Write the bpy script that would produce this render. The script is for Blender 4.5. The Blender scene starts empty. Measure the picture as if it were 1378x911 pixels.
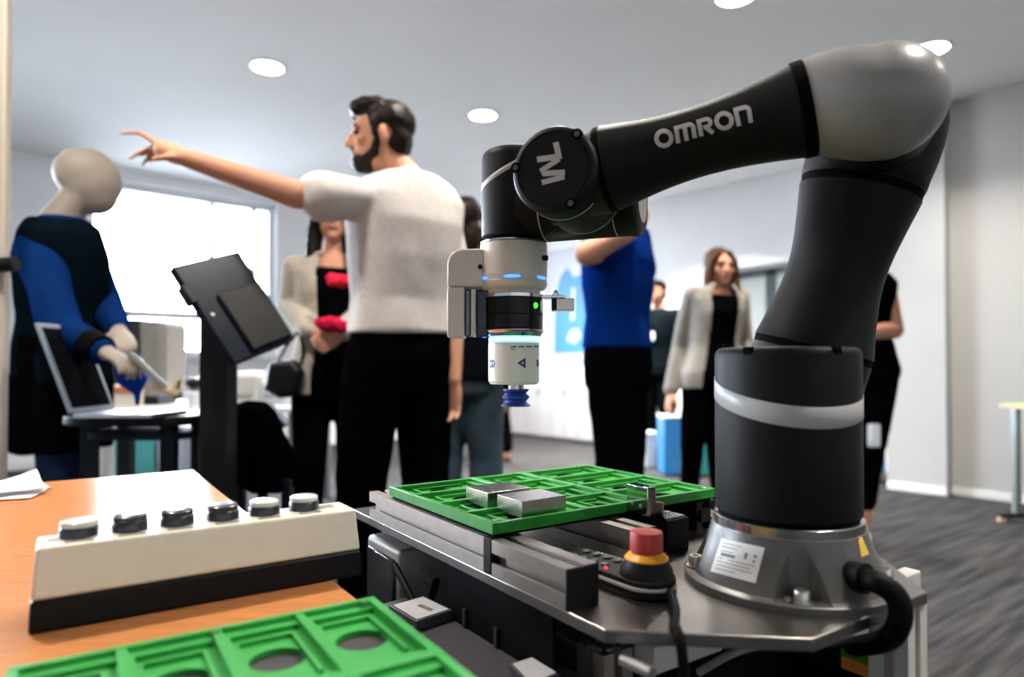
import bpy, bmesh, math, random
from mathutils import Vector as V, Matrix, noise
from mathutils.bvhtree import BVHTree
R = math.radians
SC = bpy.context.scene
COL = SC.collection
random.seed(7)

# ---------------------------------------------------------------- camera, sky, exposure
CAM = V((0, 0, .92)); PITCH = R(.8); FPX = 900.0; PX0, PY0 = 689.0, 479.5
cd = bpy.data.cameras.new('camera'); cam = bpy.data.objects.new('camera', cd); COL.objects.link(cam)
cam.location = CAM; cam.rotation_euler = (R(90) + PITCH, 0, 0)
cd.sensor_fit = 'HORIZONTAL'; cd.sensor_width = 36; cd.lens = 36 * FPX / 1378; cd.shift_y = 24 / 1378
cd.clip_start = .02
cd.dof.use_dof = True; cd.dof.focus_distance = .90; cd.dof.aperture_fstop = 2.5
SC.camera = cam
w = bpy.data.worlds.new('sky'); SC.world = w; w.use_nodes = True
bg = w.node_tree.nodes['Background']; bg.inputs[0].default_value = (.83, .88, 1, 1); bg.inputs[1].default_value = 70.0
vs = SC.view_settings; vs.view_transform = 'Standard'; vs.look = 'None'; vs.gamma = 1; vs.use_curve_mapping = False
vs.exposure = 0.6
SC.cycles.max_bounces = 8; SC.cycles.sample_clamp_indirect = 6

def ray(px, py):
    x = (px - PX0) / FPX; y = (PY0 - py) / FPX
    return V((x, math.cos(PITCH) - y * math.sin(PITCH), math.sin(PITCH) + y * math.cos(PITCH)))
def P(px, py, Y): d = ray(px, py); return CAM + d * (Y / d.y)
def PZ(px, py, z): d = ray(px, py); return CAM + d * ((z - CAM.z) / d.z)

# ---------------------------------------------------------------- materials
MATS = {}
def mat(name, col, rough=.5, metal=0, var=.05, vs_=30, bump=0, bs=300, stretch=None, emit=None, es=0, spec=.5, coat=0, sss=0):
    if name in MATS: return MATS[name]
    m = bpy.data.materials.new(name); m.use_nodes = True; MATS[name] = m
    nt = m.node_tree; N = nt.nodes; L = nt.links; b = N['Principled BSDF']
    tc = N.new('ShaderNodeTexCoord'); mp = N.new('ShaderNodeMapping'); L.new(tc.outputs['Object'], mp.inputs[0])
    if stretch: mp.inputs['Scale'].default_value = stretch
    nz = N.new('ShaderNodeTexNoise'); nz.inputs['Scale'].default_value = vs_; nz.inputs['Detail'].default_value = 4
    L.new(mp.outputs[0], nz.inputs['Vector'])
    rp = N.new('ShaderNodeMapRange'); L.new(nz.outputs['Fac'], rp.inputs[0])
    rp.inputs[1].default_value = .3; rp.inputs[2].default_value = .7; rp.inputs[3].default_value = 1 - var; rp.inputs[4].default_value = 1 + var
    mx = N.new('ShaderNodeVectorMath'); mx.operation = 'MULTIPLY'; mx.inputs[0].default_value = col[:3]; L.new(rp.outputs[0], mx.inputs[1])
    L.new(mx.outputs[0], b.inputs['Base Color'])
    b.inputs['Roughness'].default_value = rough; b.inputs['Metallic'].default_value = metal
    b.inputs['Specular IOR Level'].default_value = spec; b.inputs['Coat Weight'].default_value = coat
    if sss: b.inputs['Subsurface Weight'].default_value = sss; b.inputs['Subsurface Radius'].default_value = (.01, .004, .002)
    if bump:
        n2 = N.new('ShaderNodeTexNoise'); n2.inputs['Scale'].default_value = bs; n2.inputs['Detail'].default_value = 3; L.new(mp.outputs[0], n2.inputs['Vector'])
        bu = N.new('ShaderNodeBump'); bu.inputs['Strength'].default_value = bump; bu.inputs['Distance'].default_value = .002
        L.new(n2.outputs['Fac'], bu.inputs['Height']); L.new(bu.outputs[0], b.inputs['Normal'])
    if emit: b.inputs['Emission Color'].default_value = (*emit, 1); b.inputs['Emission Strength'].default_value = es
    return m

# ---------------------------------------------------------------- mesh builder
class MB:
    def __init__(s, M=None): s.bm = bmesh.new(); s.M = M or Matrix.Identity(4)
    def v(s, p): return s.bm.verts.new(s.M @ V(p))
    def face(s, vs_):
        try: s.bm.faces.new(vs_)
        except ValueError: pass
    def loft(s, rings, cap=True, closed=True):
        rv = [[s.v(p) for p in r] for r in rings]; n = len(rv[0])
        for a, b in zip(rv, rv[1:]):
            for i in range(n if closed else n - 1):
                j = (i + 1) % n; s.face((a[i], a[j], b[j], b[i]))
        if cap: s.face(rv[0][::-1]); s.face(rv[-1])
        return s
    def box(s, x0, x1, y0, y1, z0, z1):
        return s.loft([[(x0, y0, z), (x1, y0, z), (x1, y1, z), (x0, y1, z)] for z in (z0, z1)])
    def prism(s, poly, z0, z1): return s.loft([[(x, y, z) for x, y in poly] for z in (z0, z1)])
    def lathe(s, o, axis, prof, seg=48, cap=True, a0=0, a1=None):
        o = V(o); ax = V(axis).normalized(); e1 = ax.orthogonal().normalized(); e2 = ax.cross(e1)
        return s.loft([[o + ax * h + (e1 * math.cos(t) + e2 * math.sin(t)) * r for t in [2 * math.pi * i / seg for i in range(seg)]] for r, h in prof], cap)
    def cyl(s, p0, p1, r0, r1=None, seg=24):
        p0 = V(p0); p1 = V(p1); return s.lathe(p0, p1 - p0, [(r0, 0), (r0 if r1 is None else r1, (p1 - p0).length)], seg)
    def tube(s, pts, r, seg=12, sm=6):
        pts = smooth_path([V(p) for p in pts], sm) if sm else [V(p) for p in pts]
        rr = r if isinstance(r, (list, tuple)) else None; n = len(pts); rings = []
        t = (pts[1] - pts[0]).normalized(); e1 = t.orthogonal().normalized()
        for i, p in enumerate(pts):
            t = (pts[min(i + 1, n - 1)] - pts[max(i - 1, 0)]).normalized()
            e1 = (e1 - t * e1.dot(t)).normalized(); e2 = t.cross(e1)
            ra = r if rr is None else rr[0] + (rr[1] - rr[0]) * i / (n - 1)
            rings.append([p + (e1 * math.cos(a) + e2 * math.sin(a)) * ra for a in [2 * math.pi * k / seg for k in range(seg)]])
        return s.loft(rings)
    def seg(s, p0, r0, p1, r1, n=16):          # capsule with two radii
        p0 = V(p0); p1 = V(p1); l = (p1 - p0).length; prof = []
        for k in range(1, 6): a = math.pi / 2 * (k / 5 - 1); prof.append((r0 * math.cos(a) + 1e-5, r0 * math.sin(a)))
        for k in range(0, 5): a = math.pi / 2 * k / 5; prof.append((r1 * math.cos(a), l + r1 * math.sin(a)))
        return s.lathe(p0, p1 - p0, prof, n)
    def ell(s, c, ax, rad, n=20):              # ellipsoid, ax = three unit axes
        c = V(c); rings = []
        for k in range(1, 12):
            a = math.pi * (k / 12 - .5)
            rings.append([c + ax[2] * (rad[2] * math.sin(a)) + (ax[0] * (rad[0] * math.cos(t)) + ax[1] * (rad[1] * math.sin(t))) * math.cos(a) for t in [2 * math.pi * i / n for i in range(n)]])
        return s.loft(rings)
    def build(s, name, material, parent=None, bevel=0, smooth=40, remesh=0, relax=0, wrinkle=None, solid=0, subsurf=0, segs=2, cut=None):
        bm = s.bm
        if not cut and not remesh: bmesh.ops.remove_doubles(bm, verts=bm.verts, dist=1e-6)
        bmesh.ops.recalc_face_normals(bm, faces=bm.faces)
        me = bpy.data.meshes.new(name); bm.to_mesh(me); bm.free()
        o = bpy.data.objects.new(name, me); COL.objects.link(o)
        if remesh or cut:
            if cut:
                cm = bpy.data.meshes.new('c'); bmesh.ops.recalc_face_normals(cut.bm, faces=cut.bm.faces); cut.bm.to_mesh(cm); co = bpy.data.objects.new('c', cm); COL.objects.link(co)
                md = o.modifiers.new('b', 'BOOLEAN'); md.operation = 'DIFFERENCE'; md.object = co; md.solver = 'EXACT'
            if remesh:
                md = o.modifiers.new('r', 'REMESH'); md.mode = 'VOXEL'; md.voxel_size = remesh
                if relax: md = o.modifiers.new('s', 'SMOOTH'); md.iterations = relax; md.factor = .5
            dg = bpy.context.evaluated_depsgraph_get(); dg.update()
            nm = bpy.data.meshes.new_from_object(o.evaluated_get(dg)); o.modifiers.clear()
            bpy.data.meshes.remove(me) if False else None
            o.data = nm; me = nm; me.name = name
            if cut: bpy.data.objects.remove(co)
        if wrinkle:
            sc, am, st = wrinkle
            nn = [v_.normal.copy() for v_ in me.vertices]
            for v_, n_ in zip(me.vertices, nn):
                p = v_.co; v_.co = p + n_ * am * (noise.noise(V((p.x * sc, p.y * sc, p.z * sc * st))) + .5 * noise.noise(V((p.x * sc * 2.1 + p.z * sc, p.y * sc * 2.1, p.z * sc * 1.3))))
        me.materials.clear(); me.materials.append(material)
        if smooth:
            me.polygons.foreach_set('use_smooth', [True] * len(me.polygons)); me.set_sharp_from_angle(angle=R(180 if remesh else smooth))
        n = len(me.vertices); xs = [v_.co for v_ in me.vertices]
        lo = V((min(p.x for p in xs), min(p.y for p in xs), min(p.z for p in xs))); hi = V((max(p.x for p in xs), max(p.y for p in xs), max(p.z for p in xs)))
        c = V(((lo.x + hi.x) / 2, (lo.y + hi.y) / 2, lo.z)); me.transform(Matrix.Translation(-c))
        o.parent = parent; o.location = c - wl(parent)
        if solid: md = o.modifiers.new('solid', 'SOLIDIFY'); md.thickness = solid; md.offset = 1
        if bevel: md = o.modifiers.new('bevel', 'BEVEL'); md.width = bevel; md.segments = segs; md.limit_method = 'ANGLE'; md.angle_limit = R(35); md.harden_normals = False
        if subsurf: md = o.modifiers.new('sub', 'SUBSURF'); md.levels = subsurf; md.render_levels = subsurf
        return o
def wl(o):
    p = V((0, 0, 0))
    while o: p += o.location; o = o.parent
    return p
def smooth_path(pts, n):
    if len(pts) < 3: return pts
    out = []; q = [pts[0] * 2 - pts[1]] + pts + [pts[-1] * 2 - pts[-2]]
    for i in range(1, len(q) - 2):
        a, b, c, d = q[i - 1:i + 3]
        for k in range(n):
            t = k / n; out.append(.5 * ((2 * b) + (c - a) * t + (2 * a - 5 * b + 4 * c - d) * t * t + (3 * b - a - 3 * c + d) * t ** 3))
    out.append(pts[-1]); return out
def tag(o, label=None, cat=None, group=None, kind=None):
    if label: o['label'] = label
    if cat: o['category'] = cat
    if group: o['group'] = group
    if kind: o['kind'] = kind
    return o
def thing(name, label, cat, loc, group=None):
    o = bpy.data.objects.new(name, None); o.empty_display_size = .05; COL.objects.link(o); o.location = loc
    return tag(o, label, cat, group)
def copy_tree(o, off, parent=None):
    c = o.copy(); COL.objects.link(c); c.parent = parent
    if parent is None: c.location = o.location + V(off)
    for ch in list(o.children): copy_tree(ch, off, c)
    return c
def frame(o, x, y, z=0): # x axis direction (2d), origin
    x = V((x[0], x[1], 0)).normalized(); y = V((-x.y, x.x, 0))
    M = Matrix.Identity(4)
    for i in range(3): M[i][0] = x[i]; M[i][1] = y[i]; M[i][2] = (0, 0, 1)[i]; M[i][3] = o[i]
    return M
def struct(o): o['kind'] = 'structure'; return o
def bvh(objs):
    vs_, fs = [], []
    for o in objs:
        k = len(vs_); l = wl(o); vs_ += [v_.co + l for v_ in o.data.vertices]; fs += [[i + k for i in p.vertices] for p in o.data.polygons]
    return BVHTree.FromPolygons(vs_, fs)
def stroke_quads(path, wd):                    # 2-d ribbon along a polyline, mitred
    path = [V(p) for p in path]; n = len(path); L_ = []; R_ = []
    for i, p in enumerate(path):
        d0 = (path[i] - path[i - 1]).normalized() if i else None; d1 = (path[i + 1] - path[i]).normalized() if i < n - 1 else None
        d0 = d0 or d1; d1 = d1 or d0; t = (d0 + d1).normalized(); nn = V((-t.y, t.x)); k = wd / 2 / max(.4, nn.dot(V((-d0.y, d0.x))))
        L_.append(p + nn * k); R_.append(p - nn * k)
    return L_, R_
def decal(mb, tree, strokes, lift=.0004, sub=4):   # strokes: (pixel polyline, pixel width) laid on a surface as real raised print
    for path, wd in strokes:
        dense = []
        for a, b in zip(path, path[1:]):
            for k in range(sub): dense.append((a[0] + (b[0] - a[0]) * k / sub, a[1] + (b[1] - a[1]) * k / sub))
        dense.append(path[-1]); L_, R_ = stroke_quads(dense, wd); rows = []
        for a, b in zip(L_, R_):
            row = []
            for f in (0, .33, .67, 1):
                q = a.lerp(b, f); d = ray(q.x, q.y).normalized(); h = tree.ray_cast(CAM, d)
                row.append(None if h[0] is None else mb.v(h[0] - d * lift + h[1] * 0))
            rows.append(row)
        for r0, r1 in zip(rows, rows[1:]):
            for i in range(3):
                q = (r0[i], r0[i + 1], r1[i + 1], r1[i])
                if all(q): mb.face(q)
UP = V((0, 0, 1))

# ---------------------------------------------------------------- the room
K = V((-.07, 9.62, 0))
MR = frame(K, (-.755, -.656), None)            # x along the window wall, y along the far wall
def room(a, b, z=0): return MR @ V((a, b, z))
CEIL = 2.82
m_wall = mat('wall_paint', (.93, .93, .94), .75, var=.02, vs_=3, bump=.15, bs=120)
m_pier = mat('pier_paint_dimmed', (.48, .465, .445), .75, var=.02, vs_=3, bump=.15, bs=120)  # wall paint darkened in colour to offset the strong light on it
m_ceil = mat('ceiling_paint', (.92, .915, .91), .85, var=.015, vs_=2)
m_trim = mat('white_trim', (.82, .81, .79), .5, var=.02)
m_frame = mat('window_frame_white', (.80, .82, .86), .4, var=.02)
m_glass = bpy.data.materials.new('pane_glass'); m_glass.use_nodes = True
_n = m_glass.node_tree; _n.nodes.clear()
_o = _n.nodes.new('ShaderNodeOutputMaterial'); _t = _n.nodes.new('ShaderNodeBsdfTransparent'); _g = _n.nodes.new('ShaderNodeBsdfGlossy'); _x = _n.nodes.new('ShaderNodeMixShader'); _f = _n.nodes.new('ShaderNodeFresnel')
_g.inputs['Roughness'].default_value = .02; _t.inputs[0].default_value = (.94, .97, .98, 1)
_n.links.new(_f.outputs[0], _x.inputs[0]); _n.links.new(_t.outputs[0], _x.inputs[1]); _n.links.new(_g.outputs[0], _x.inputs[2]); _n.links.new(_x.outputs[0], _o.inputs[0])

# carpet: dark grey loop pile laid in streaky rows along the room
m_carpet = bpy.data.materials.new('carpet'); m_carpet.use_nodes = True
def _carpet(m):
    nt = m.node_tree; N = nt.nodes; L = nt.links; b = N['Principled BSDF']
    tc = N.new('ShaderNodeTexCoord'); mp = N.new('ShaderNodeMapping'); mp.inputs['Rotation'].default_value = (0, 0, R(-37)); L.new(tc.outputs['Object'], mp.inputs[0])
    mp2 = N.new('ShaderNodeMapping'); mp2.inputs['Scale'].default_value = (2.0, 34, 1); L.new(mp.outputs[0], mp2.inputs[0])
    n1 = N.new('ShaderNodeTexNoise'); n1.inputs['Scale'].default_value = 1; n1.inputs['Detail'].default_value = 3; L.new(mp2.outputs[0], n1.inputs['Vector'])
    n2 = N.new('ShaderNodeTexNoise'); n2.inputs['Scale'].default_value = 140; L.new(tc.outputs['Object'], n2.inputs['Vector'])
    r1 = N.new('ShaderNodeValToRGB'); r1.color_ramp.elements[0].position = .36; r1.color_ramp.elements[0].color = (.014, .0143, .0153, 1); r1.color_ramp.elements[1].position = .64; r1.color_ramp.elements[1].color = (.048, .047, .048, 1)
    L.new(n1.outputs['Fac'], r1.inputs[0])
    mx = N.new('ShaderNodeMix'); mx.data_type = 'RGBA'; mx.blend_type = 'OVERLAY'; mx.inputs['Factor'].default_value = .5; L.new(r1.outputs[0], mx.inputs[6]); L.new(n2.outputs['Fac'], mx.inputs[7])
    L.new(mx.outputs[2], b.inputs['Base Color']); b.inputs['Roughness'].default_value = .95; b.inputs['Specular IOR Level'].default_value = .2
    bu = N.new('ShaderNodeBump'); bu.inputs['Strength'].default_value = .6; bu.inputs['Distance'].default_value = .004; L.new(n2.outputs['Fac'], bu.inputs['Height']); L.new(bu.outputs[0], b.inputs['Normal'])
_carpet(m_carpet)
struct(MB(MR).box(-.3, 13.3, -.3, 12.3, -.2, 0).build('floor', m_carpet))
struct(MB(MR).box(-30, 45, -45, -.31, -.3, -.22).build('ground_outside', mat('outdoor_paving', (.58, .58, .57), .9, var=.15, vs_=2)))
struct(MB(MR).box(-.3, 13.3, -.3, 12.3, CEIL, CEIL + .25).build('ceiling', m_ceil))
WIN = [(3.37, 5.15), (.55, 1.42), (6.35, 8.25), (8.9, 10.8)]; WZ0, WZ1 = 1.02, 2.70
WIN2 = []
MW = MR @ Matrix.Translation((13, 0, 0)) @ Matrix.Rotation(R(90), 4, 'Z')
wm = MB(MR); e = 0
for a0, a1 in sorted(WIN):
    wm.box(e, a0, -.3, 0, 0, CEIL); wm.box(a0, a1, -.3, 0, 0, WZ0); wm.box(a0, a1, -.3, 0, WZ1, CEIL); e = a1
wm.box(e, 13, -.3, 0, 0, CEIL)
struct(wm.build('wall_left', m_wall))
DB0, DB1, DZ = 3.55, 4.45, 1.93
mb = MB(MR).box(-.3, 0, -.3, DB0, 0, CEIL).box(-.3, 0, DB1, 12.3, 0, CEIL).box(-.3, 0, DB0, DB1, DZ, CEIL)
struct(mb.build('wall_back', m_wall))
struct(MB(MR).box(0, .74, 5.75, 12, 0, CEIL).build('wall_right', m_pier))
struct(MB(MR).box(0, .84, 5.36, 5.75, 0, CEIL).build('wall_pier', mat('pier_white_dimmed', (.47, .47, .465), .75, var=.02, vs_=3)))  # pier colour darkened too, so bright light does not wash it out
m_wallr = mat('wall_rear_grey', (.78, .76, .74), .8, var=.02)
struct(MB(MR).box(0, 13, 12, 12.3, 0, CEIL).build('wall_rear', m_wallr))
struct(MB(MR).box(13, 13.3, -.3, 12.3, 0, CEIL).build('wall_entrance', m_wallr))
struct(MB(MR).box(.84, .852, 5.36, 5.752, .0, .055).build('baseboard_pier', m_trim, bevel=.003))
struct(MB(MR).box(.74, .752, 5.752, 12, .0, .055).build('baseboard_right', m_trim, bevel=.003))
struct(MB(MR).box(0, .012, .02, DB0 - .06, 0, .055).build('baseboard_back', m_trim, bevel=.003))
struct(MB(MR).box(.02, 13, 0, .012, 0, .055).build('baseboard_left', m_trim, bevel=.003))
MW = MR @ Matrix.Translation((13, 0, 0)) @ Matrix.Rotation(R(90), 4, 'Z')
for i, (MX, a0, a1) in enumerate([(MR, *w_) for w_ in WIN]):
    fr = MB(MX); z0, z1 = WZ0, WZ1
    for x0, x1, q0, q1 in ((a0, a1, z0, z0 + .06), (a0, a1, z1 - .06, z1), (a0, a0 + .06, z0 + .06, z1 - .06), (a1 - .06, a1, z0 + .06, z1 - .06)): fr.box(x0, x1, -.2, -.1, q0, q1)
    o = struct(fr.build(f'window_{i + 1}', m_frame, bevel=.004))
    muls = [a0 + .21, a0 + .65] if i == 0 else [a0 + .3, a1 - .3]
    for x in muls: MB(MX).box(x - .03, x + .03, -.19, -.11, z0 + .06, z1 - .06).build('mullion', m_frame, o, bevel=.004)
    edges = [a0 + .06] + sum([[x - .03, x + .03] for x in muls], []) + [a1 - .06]
    for x0, x1 in zip(edges[::2], edges[1::2]):
        MB(MX).box(x0, x1, -.19, -.11, 1.395, 1.475).build('transom', m_frame, o, bevel=.004)
        MB(MX).box(x0, x1, -.153, -.147, z0 + .06, 1.395).build('pane', m_glass, o)
        MB(MX).box(x0, x1, -.153, -.147, 1.475, z1 - .06).build('pane', m_glass, o)
    MB(MX).box(a0 - .03, a1 + .03, -.1, .05, z0 - .035, z0 - .002).build('window_sill', m_trim, o, bevel=.005)
    l = bpy.data.lights.new('daylight_portal', 'AREA'); l.shape = 'RECTANGLE'; l.size = a1 - a0; l.size_y = z1 - z0; l.cycles.is_portal = True
    lo = bpy.data.objects.new('daylight_portal', l); COL.objects.link(lo); lo.location = MX @ V(((a0 + a1) / 2, -.31, (z0 + z1) / 2))
    d = MX.to_3x3() @ V((0, 1, 0)); lo.rotation_euler = (-d).to_track_quat('Z', 'Y').to_euler()
# door in the far wall, seen between the standing woman and the arm
m_door = mat('door_grey', (.30, .34, .37), .45, var=.04); m_doord = mat('door_dark_gap', (.03, .045, .055), .4)
o = struct(MB(MR).box(-.16, .01, DB0, DB0 + .05, 0, DZ).box(-.16, .01, DB1 - .05, DB1, 0, DZ).box(-.16, .01, DB0 + .05, DB1 - .05, DZ - .05, DZ).build('door_1', mat('door_frame_grey', (.16, .18, .2), .5), bevel=.004))
MB(MR).box(-.12, -.08, DB0 + .05, DB0 + .36, .01, DZ - .05).build('door_leaf', m_door, o, bevel=.004)
MB(MR).box(-.12, -.07, DB0 + .36, DB0 + .47, .01, DZ - .05).build('door_stile', m_doord, o, bevel=.004)
MB(MR).box(-.12, -.08, DB0 + .47, DB1 - .05, .01, DZ - .05).build('door_leaf', m_door, o, bevel=.004)
MB(MR).tube([(-.08, DB0 + .41, 1.0), (-.02, DB0 + .41, 1.0), (-.02, DB0 + .50, 1.0)], .009, 10, 0).build('door_handle', mat('handle_steel', (.6, .6, .6), .3, 1), o)

# beige post at the left edge of the view
m_post = mat('beige_post', (.46, .41, .33), .6, var=.05, vs_=8, stretch=(6, 6, .6))
pp = P(-60, 480, 2.0)
struct(MB().box(P(-160, 480, 2.0).x, P(13, 480, 2.03).x, 2.0, 2.03, 0, CEIL).build('trim_1', m_post, bevel=.006))

# recessed ceiling lights in view, plus added unseen ones for fill
m_lamp = mat('lamp_diffuser', (.9, .9, .9), .5, emit=(1, .97, .93), es=25)
spots = [((360, 90), 'recessed ceiling light above the pointing man\'s raised arm'), ((650, 155), 'recessed ceiling light right of the bearded man\'s head'),
         ((634, 276), 'small far recessed ceiling light low beside the dark robot wrist'), ((1252, 66), 'recessed ceiling light peeking out behind the grey elbow dome'),
         ((990, -6), 'recessed ceiling light cut by the top edge of the picture')]
lp = [(PZ(px, py, CEIL), lb) for (px, py), lb in spots]
lp += [(PZ(px, py, CEIL), lb) for (px, py), lb in (((882, 212), 'added fill light hidden behind the lettered forearm'), ((745, 236), 'added fill light hidden behind the round wrist cap'))]  # unseen lights added to brighten the far wall
lp += [(V((x, y, CEIL)), None) for x, y in ((.15, 2.25), (-1.25, 1.35), (1.35, .65), (2.75, 1.2), (-2.9, 3.4))]  # more unseen lights, added outside the view to light the scene
for i, (p, lb) in enumerate(lp):
    t = thing('ceiling_light', lb or 'added ceiling light out of view to brighten the room', 'ceiling light', (p.x, p.y, CEIL), 'recessed ceiling lights')
    MB().lathe((p.x, p.y, CEIL - .008), UP, [(.095, .008), (.118, .0079), (.118, .003), (.112, 0), (.095, .002)], 32, False).build('trim_ring', m_trim, t)
    MB().lathe((p.x, p.y, CEIL - .004), UP, [(.095, 0), (.095, .004)], 32).build('diffuser', m_lamp, t)
    l = bpy.data.lights.new('lamp', 'AREA'); l.shape = 'DISK'; l.size = .18; l.energy = 85 if lb and 'hidden' in lb else 22; l.color = (1, .93, .84); l.spread = R(120)  # added lights behind the arm get extra power
    lo = bpy.data.objects.new('lamp', l); COL.objects.link(lo); lo.parent = t; lo.location = (0, 0, -.012)

# ---------------------------------------------------------------- the machine cart, in its own axes (a along the long tray side, b along the rails)
ua = R(55.5); OC = V((-.022, .757, 0)); MC = frame(OC, (math.sin(ua), math.cos(ua)), None); MCI = MC.inverted()
PL = .685                                       # plate top
def CP(px, py, z): p = MCI @ PZ(px, py, z); return p
m_alu = mat('brushed_plate', (.30, .28, .26), .30, 1, var=.14, vs_=9, stretch=(1, 1, 1), bump=.25, bs=160)
m_ext = mat('extrusion_alu', (.40, .365, .33), .42, .9, var=.06, vs_=60, bump=.1, bs=400)
m_black = mat('black_plastic', (.0035, .0035, .0037), .5, var=.1, spec=.2)
m_blackm = mat('black_matte', (.0015, .0015, .0015), .85, var=.1, spec=.05)
m_dark = mat('robot_charcoal', (.0065, .0062, .0057), .5, var=.05, vs_=300, bump=.12, bs=900, spec=.13)
m_grey = mat('robot_grey', (.25, .24, .225), .32, 0, var=.03, vs_=200, bump=.04, bs=900)
m_flange = mat('cast_flange_grey', (.085, .082, .076), .36, .3, var=.04, vs_=200, bump=.06, bs=700)
m_tool = mat('tool_flange_grey', (.60, .56, .50), .38, 0, var=.03, vs_=200)
m_silver = mat('polished_ring', (.62, .61, .6), .18, 1, var=.03)
m_steel = mat('steel', (.55, .53, .5), .25, 1, var=.05)
m_print = mat('light_grey_print', (.44, .42, .40), .5, var=.02)
m_band = mat('accent_band_grey', (.40, .39, .38), .38, var=.02)
m_white = mat('tool_white', (.86, .82, .75), .35, var=.02, coat=.2)
m_blue = mat('suction_blue', (.012, .045, .30), .4, var=.06)
m_navy = mat('navy_print', (.02, .05, .18), .5)
m_bled = mat('blue_glow', (.05, .2, .9), .4, emit=(.035, .17, 1), es=2.2)
m_wled = mat('ring_glow', (.4, .6, 1), .4, emit=(.10, .36, 1), es=2.2)
m_wcore = mat('ring_glow_white', (.6, .8, 1), .4, emit=(.5, .78, 1), es=2.2)
m_gled = mat('green_glow', (.05, .6, .05), .4, emit=(.05, .7, .03), es=1.2)
m_rled = mat('red_glow', (.6, .02, .05), .4, emit=(1, .03, .06), es=1.2)
m_cable = mat('black_cable', (.002, .002, .002), .55, var=.1, spec=.12)

cart = thing('machine_cart', 'aluminium profile cart with a bare metal plate carrying the robot arm', 'cart', MC @ V((.22, 0, 0)))
A1, A2 = -.004, .444; B0, B1 = -.306, .42; ch = .112
plate = [(A1, B1), (A1, -.19), (A1 + .135, B0), (A2 - .105, B0), (A2, -.2), (A2, B1)]
MB(MC).prism(plate, PL - .012, PL).build('top_plate', m_alu, cart, bevel=.0012)
def extr(mb, axis, c0, l0, l1, z0=0, s=.04):   # T-slot profile; axis 'b' runs along b centred at a=c0, 'a' along a, 'z' upright
    h = s / 2; g = s * .14; q_ = s * .22; e_ = -h + s * .08; d = -h + s * .26
    half = [(-h, -h), (-g, -h), (-g, e_), (-q_, e_), (-q_, d), (q_, d), (q_, e_), (g, e_), (g, -h), (h, -h)]
    poly = []
    for k in range(4):
        co, si = [(1, 0), (0, 1), (-1, 0), (0, -1)][k]
        poly += [(x * co - y * si, x * si + y * co) for x, y in half[1:]]
    if axis == 'b': mb.loft([[(c0 + x, l, z0 + h + y) for x, y in poly] for l in (l0, l1)])
    elif axis == 'a': mb.loft([[(l, c0 + x, z0 + h + y) for x, y in poly] for l in (l0, l1)])
    else: mb.loft([[(c0[0] + x, c0[1] + y, l) for x, y in poly] for l in (l0, l1)])
    return mb
# rails on the plate
extr(MB(MC), 'b', .016, .012, .345, PL).build('rail', m_ext, cart)
extr(MB(MC), 'b', .016, -.135, -.004, PL).build('rail', m_ext, cart)
MB(MC).box(-.005, .037, -.004, .012, PL + .002, PL + .041).build('rail_joint', m_black, cart, bevel=.001)
MB(MC).box(-.004, .036, -.1385, -.135, PL, PL + .04).build('end_cap', m_black, cart, bevel=.001)
extr(MB(MC), 'b', .175, -.062, .345, PL).build('rail', m_ext, cart)
MB(MC).box(.155, .195, -.0655, -.062, PL, PL + .04).build('end_cap', m_black, cart, bevel=.001)
extr(MB(MC), 'b', .246, -.050, .345, PL).build('rail', m_black, cart)
MB(MC).box(.226, .266, -.0535, -.050, PL, PL + .04).build('end_cap', m_black, cart, bevel=.001)
extr(MB(MC), 'b', .365, .0, .345, PL).build('rail', m_black, cart)
# frame below the plate
zf = PL - .012
for (a, b) in ((.13, .37), (.42, .37), (.322, -.284), (.06, -.12)):
    extr(MB(MC), 'z', (a, b), .06, zf - (.0005 if a == .322 else .04)).build('leg', m_ext if a != .322 else mat('white_lit_profile', (.62, .59, .54), .4, .1), cart)  # front right leg gets a paler colour, standing in for light on it
    MB(MC).lathe((a, b, 0), UP, [(.03, 0), (.03, .012), (.012, .018), (.012, .06)], 20).build('foot', m_black, cart)
for c in (.13, .42): extr(MB(MC), 'b', c, -.10 if c < .2 else -.185, .40, zf - .04).build('frame_beam', m_ext if c > .2 else m_black, cart)
for c in (.37,): extr(MB(MC), 'a', c, .155, .398, zf - .04).build('frame_beam', m_ext, cart)
extr(MB(MC), 'a', -.10, .08, .40, .25).build('frame_beam', m_ext, cart)
MB(MC).box(.0, .44, -.16, .39, .20, .212).build('lower_shelf', m_blackm, cart)
MB(MC).box(.008, .012, -.10, .12, .212, zf - .002).build('side_panel', mat('panel_dark_grey', (.002, .0025, .003), .8, spec=.06), cart)
MB(MC).box(.05, .40, .33, .335, .212, zf - .045).build('back_panel', m_blackm, cart)
for b in (.0, .07):
    MB(MC).box(.005, .0078, b, b + .006, .22, zf - .05).build('panel_strip', mat('strip_grey', (.03, .03, .03), .5, .3), cart)
# profile end poking out at the back right corner
MB(MC).box(.378, .420, -.264, -.245, PL - .030, PL - .002).build('frame_stub', mat('white_lit_profile', (.62, .59, .54), .4, .1), cart, bevel=.002)

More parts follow.
